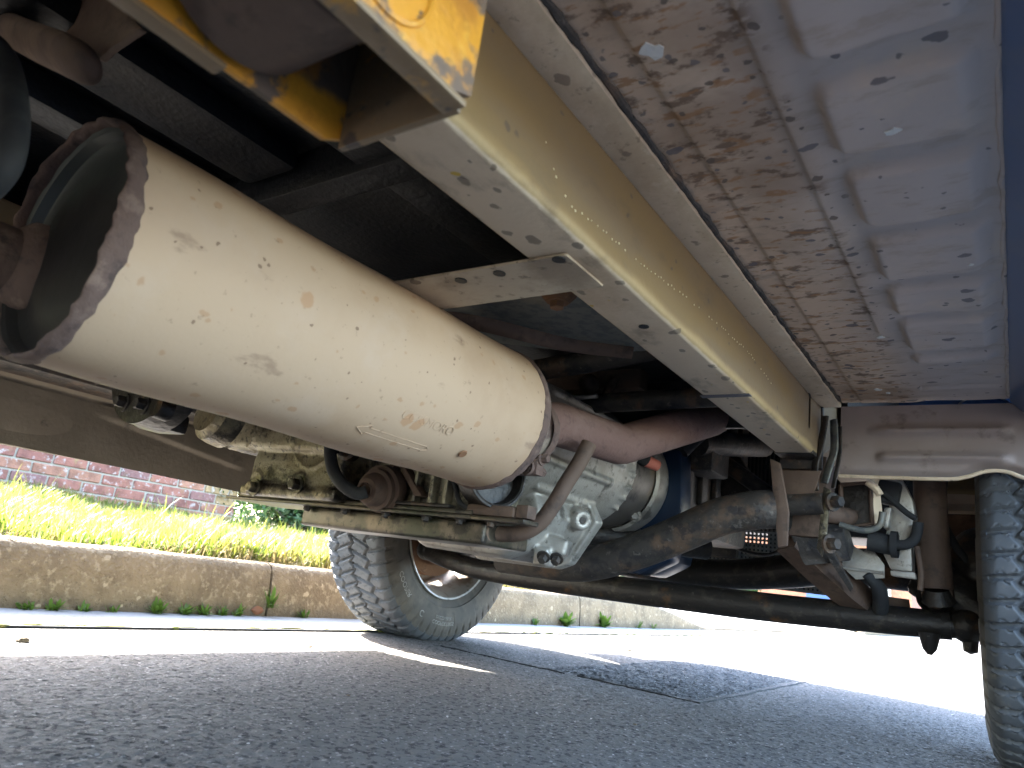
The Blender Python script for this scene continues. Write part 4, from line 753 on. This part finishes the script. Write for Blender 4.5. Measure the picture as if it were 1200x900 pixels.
b = B(); b.tube([(-0.732, 2.2, 0.411), (-0.666, 2.2, 0.383), (-0.59, 2.2, 0.378), (-0.538, 2.2, 0.407)], .005, 8, 5); b.box(-.80, -.70, 2.26, 2.295, .36, .46, .015); b.done('fan_pulley', M['axle'], veh)
b = B(); b.plate([(-0.631, 1.9, 0.482), (-0.671, 1.9, 0.646), (-0.598, 1.9, 0.622), (-0.504, 1.9, 0.484)], .03, .01); b.tube([(-0.745, 1.8, 0.671), (-0.427, 1.8, 0.457)], .02, 10); b.done('engine_mount', M['dark_steel'], veh)
b = B(); b.tube([(-0.616, 1.55, 0.548), (-0.567, 1.6, 0.621), (-0.504, 1.62, 0.646)], .014, 10, 4); b.done('hose', M['rubber'], veh)

# --- wheels
TW, TR_, RR = .118, .345, .212
def tyre_mesh():
    N = 960; tri = lambda q: 2*np.abs(2*(q-np.floor(q+.5)))-1
    sid = np.array([(.088, .200), (.098, .206), (.104, .214), (.108, .226), (.1135, .238), (.1165, .2385), (.117, .243), (.1195, .256), (.1212, .270), (.1218, .284), (.1208, .297), (.1185, .308), (.1155, .3175)])
    m = 118; s = np.linspace(1, -1, m); th = np.arange(N)/N
    T, S = np.meshgrid(th, s, indexing='ij'); NP = 56; ph = T*NP
    zz = tri(ph)                                  # zigzag of the grooves
    def groove(d, wd, soft=.025): return 1-ss(wd-soft, wd+soft, np.abs(d))
    g = np.zeros_like(S)
    g = np.maximum(g, groove(S-(.53+.065*zz), .04)); g = np.maximum(g, groove(S+(.53+.065*tri(ph+.5)), .04))
    g = np.maximum(g, groove(S-(.08*tri(ph+.3)), .032))
    lat = lambda off, sl, wd: groove((ph+off+sl*S+.5) % 1-.5, wd, .05)
    sh = np.abs(S) > .40+.04*zz
    g = np.maximum(g, np.where(S > .53, lat(0, .45, .10), 0)); g = np.maximum(g, np.where(S < -.53, lat(.5, -.45, .10), 0))
    mid1 = (S > 0) & (S < .55); mid2 = (S < 0) & (S > -.55)
    g = np.maximum(g, np.where(mid1, lat(.25, -1.1, .09), 0)); g = np.maximum(g, np.where(mid2, lat(.75, 1.1, .09), 0))
    sipe = np.maximum(np.where(np.abs(S) > .58, np.maximum(groove((ph*1+.33+.45*np.sign(S)*S+.10*np.sin(S*30)) % 1-.5, .02, .02), groove((ph+.67+.45*np.sign(S)*S+.1*np.sin(S*30)) % 1-.5, .02, .02)), 0),
                      np.where(np.abs(S) < .5, groove((ph*2+.3-1.1*np.sign(S)*S*2+.15*np.sin(S*40)) % 1-.5, .035, .03), 0))
    crown = TR_-.0045*S**2-.016*np.clip((np.abs(S)-.80)/.2, 0, 1)**2
    depth = .0085*g*(1-.35*(np.abs(S) > .92))+.003*sipe*(1-g)
    r = crown-depth; xw = S*.1135
    A_ = 2*np.pi*T
    tread = np.stack([xw, r*np.sin(A_), -r*np.cos(A_)], -1)
    def side(sgn):
        P = np.zeros((N, len(sid), 3)); lug = (.0035*(1-ss(.10, .16, np.abs((np.arange(N)/N*NP+.95*.45*1 + .5) % 1-.5))))
        for j, (x, r0) in enumerate(sid):
            rel = .0012*(np.sin(np.arange(N)/N*2*np.pi*5) > .6)*(j in (8, 9)) - (lug*(j >= len(sid)-2))
            P[:, j, 0] = sgn*(x+rel); P[:, j, 1] = r0*np.sin(2*np.pi*np.arange(N)/N); P[:, j, 2] = -r0*np.cos(2*np.pi*np.arange(N)/N)
        return P
    P = np.concatenate([side(1), tread, side(-1)[:, ::-1]], 1)
    # flatten the contact patch a little
    low = P[..., 2] < -.3375; P[..., 2] = np.where(low, -.3375+(P[..., 2]+.3375)*.15, P[..., 2])
    me = grid_mesh('tyre', P, True); mcol = P.shape[1]-1; jj = np.tile(np.arange(mcol), N); mi = ((jj < len(sid)) | (jj >= mcol-len(sid))).astype(np.int32)
    return me, mi
WZ = .3385
wheel0 = None
def build_wheel(loc, rz, label):
    W = thing('tmp', loc); OFF[W] = Vector((0, 0, 0))
    b = B()
    b.lathe([(.108, .209), (.110, .214), (.106, .216), (.100, .206), (.092, .202), (.070, .198), (.05, .190), (.02, .186), (-.04, .186), (-.08, .196), (-.104, .205), (-.108, .214), (-.112, .212), (-.106, .200), (-.08, .190), (-.04, .180), (.02, .180), (.05, .184), (.07, .191), (.092, .197), (.108, .209)], (0, 0, 0), (1, 0, 0), 96)
    n, spokes = 160, 8; P = []
    b.lathe([(-.052, .182), (-.046, .182), (-.040, .150), (-.046, .150)], (0, 0, 0), (1, 0, 0), 64, True)
    b.lathe([(-.050, .0), (-.050, .095), (-.038, .100), (-.032, .095), (-.036, .0)], (0, 0, 0), (1, 0, 0), 64)
    for k in range(spokes):
        a = k*2*math.pi/spokes; mt = Matrix.Rotation(a, 4, 'X'); b.box(-.052, -.040, -.032, .032, .088, .156, .004, 2, mt)
    rim = b.done('wheel', M['wheel'], W, 40)
    tm, mi = tyre_mesh(); ty = link_mesh('tyre', tm, [M['tyre'], M['sidewall']], W, 50); ty.data.polygons.foreach_set('material_index', mi); ty.parent = rim; OFF[ty] = Vector((0, 0, 0)); OFF[rim] = Vector((0, 0, 0))
    # raised lettering on the inner sidewall; letter tops face the tread
    def arc(rc, a0, flip=1):
        def f(v):
            a = a0+v.x/rc; r = rc+v.y; x = float(np.interp(r, [.238, .243, .256, .270, .284, .297, .308], [.1165, .117, .1195, .1212, .1218, .1208, .1185]))
            return (x+.0003+max(v.z, -.0005), -r*math.sin(a), r*math.cos(a))
        return f
    for (txt, size, rc, a0) in (('COOPERTIRES', .016, .284, R(176)), ('DISCOVERER', .013, .268, R(176)), ('C', .026, .283, R(154)), ('A/T', .034, .276, R(248)), ('COOPER', .022, .280, R(130))):
        b = B(); b.text(txt, size, .0009, arc(rc, a0)); o_ = b.done('lettering', M['letter'], rim)
    b = B(); b.lathe([(.010, .075), (.010, .148), (.017, .150), (.017, .152), (.010, .152), (.008, .152)], (0, 0, 0), (1, 0, 0), 64)
    b.lathe([(.026, .075), (.026, .152), (.034, .152), (.034, .075), (.026, .075)], (0, 0, 0), (1, 0, 0), 64); b.lathe([(.004, .08), (.004, .152), (.011, .152), (.011, .08), (.004, .08)], (0, 0, 0), (1, 0, 0), 64)
    for k in range(48):
        mt = Matrix.Rotation(k*2*math.pi/48, 4, 'X'); b.box(.011, .026, -.0025, .0025, .09, .150, 0, 1, mt)
    b.done('brake_disc', M['rust'], rim)
    b = B(); b.lathe([(-.046, .0), (-.046, .07), (.0, .085), (.05, .075), (.07, .06), (.07, 0)], (0, 0, 0), (1, 0, 0), 40); b.obox((.045, -.09, .085), (.08, .07, .11), (35, 0, 0), .012); b.tube([(.05, -.10, -.02), (.075, -.05, -.09), (.07, .03, -.10)], .016, 12, 4); b.done('hub', M['rust'], rim)
    rim.parent = veh; rim.location = Vector(loc)-OFF[veh]; rim.rotation_euler.z = rz; bpy.data.objects.remove(W)
    if label: rim['label'] = label
    return rim
wheel0 = build_wheel((-1.54, 1.78, WZ), 0, 'front wheel on the kerb side with all-terrain tyre')
def copy_wheel(loc, rz, label, rx):
    c = wheel0.copy(); col.objects.link(c); c.location = Vector(loc)-OFF[veh]; c.rotation_euler = (0, 0, rz); c['label'] = label
    for ch in wheel0.children:
        d = ch.copy(); col.objects.link(d); d.parent = c; 
        if ch.name.startswith('tyre'): pass
    return c
copy_wheel((.072, 1.78, WZ), math.pi, 'front wheel on the open side, its blocky tread seen close up', 0)
copy_wheel((-1.54, -.79, WZ), 0, 'rear wheel on the kerb side', 0)
copy_wheel((.072, -.79, WZ), math.pi, 'rear wheel on the open side', 0)
b = B(); b.tube([(-1.45, -.79, .345), (-.02, -.79, .345)], .045, 24); b.ball((-.75, -.79, .345), .13, 24); b.done('rear_axle', M['axle'], veh)
b = B(); b.tube([(-.262, .145, .499), (-.262, -.3, .43), (-.262, -.75, .33)], .022, 16, 3); b.done('trailing_arm', M['axle'], veh)

# --- body shell (blue), seen only at its lower edges from here
def side(x0, x1, zl):
    arch = lambda yc: [(yc-.46*math.cos(a), .33+.47*math.sin(a)) for a in np.linspace(.28, math.pi-.28, 14)]
    low = [(2.42, .60), (2.42, .52)] + [(q, z) for q, z in arch(1.78)[::-1]] + [(1.28, zl), (-.29, zl)] + [(q, z) for q, z in arch(-.79)[::-1]] + [(-1.55, .55)]
    top = [(-1.60, 1.0), (-1.42, 1.80), (1.02, 1.80), (1.50, 1.16), (2.48, 1.06), (2.52, .72)]
    b = B(); b.prism(low+top, 'x', x0, x1, .0); return b.done('body_side', M['blue'], veh)
side(-1.730, -1.702, .50); side(.162, .190, .60)
prof = [(2.55, .62), (2.56, .98), (2.50, 1.06), (1.50, 1.17), (1.02, 1.81), (.2, 1.86), (-1.38, 1.82), (-1.60, 1.0), (-1.62, .55)]
P = np.array([[(x, y, z+.03*math.cos((x-CX)/.9*1.2)-.012) for (y, z) in prof] for x in np.linspace(-1.702, .161, 12)])
link_mesh('body_skin', grid_mesh('body_skin', P), M['blue'], veh, 30)
b = B(); b.box(-1.60, .13, 1.05, 1.47, .66, .70); b.done('footwell', M['black'], veh)
b = B(); b.box(-1.60, .13, -1.55, 1.40, .712, .73); b.done('body_floor', M['black'], veh)
pl = [(CX-.86, 2.36), (CX-.84, 2.50), (CX-.66, 2.66), (CX-.3, 2.71), (CX+.3, 2.72), (CX+.66, 2.68), (CX+.84, 2.54), (CX+.86, 2.36)]
b = B(); b.prism(pl+[(CX+.7, 2.45), (CX-.7, 2.45)], 'z', .47, .66, .012); b.done('front_bumper', M['black'], veh)
for x0, x1 in ((-1.735, -1.731), (.191, .195)):
    for q in ([(-1.35, 1.22), (-1.28, 1.70), (-.55, 1.70), (-.55, 1.22)], [(-.45, 1.22), (-.45, 1.70), (.30, 1.70), (.30, 1.22)], [(.40, 1.22), (.40, 1.70), (.96, 1.70), (1.32, 1.22)]):
        b = B(); b.prism(q, 'x', x0, x1); b.done('side_window', M['glass'], veh)
b = B(); b.plate([(-1.55, 1.46, 1.26), (.08, 1.46, 1.26), (.02, 1.06, 1.80), (-1.49, 1.06, 1.80)], .004); b.done('windscreen', M['glass'], veh)
for hx in (-1.42, -.05):
    b = B(); b.lathe([(0, .0), (.02, .05), (.02, .085), (-.02, .09)], (hx, 2.56, .86), (0, 1, 0), 32); b.done('headlight', M['chrome'], veh)
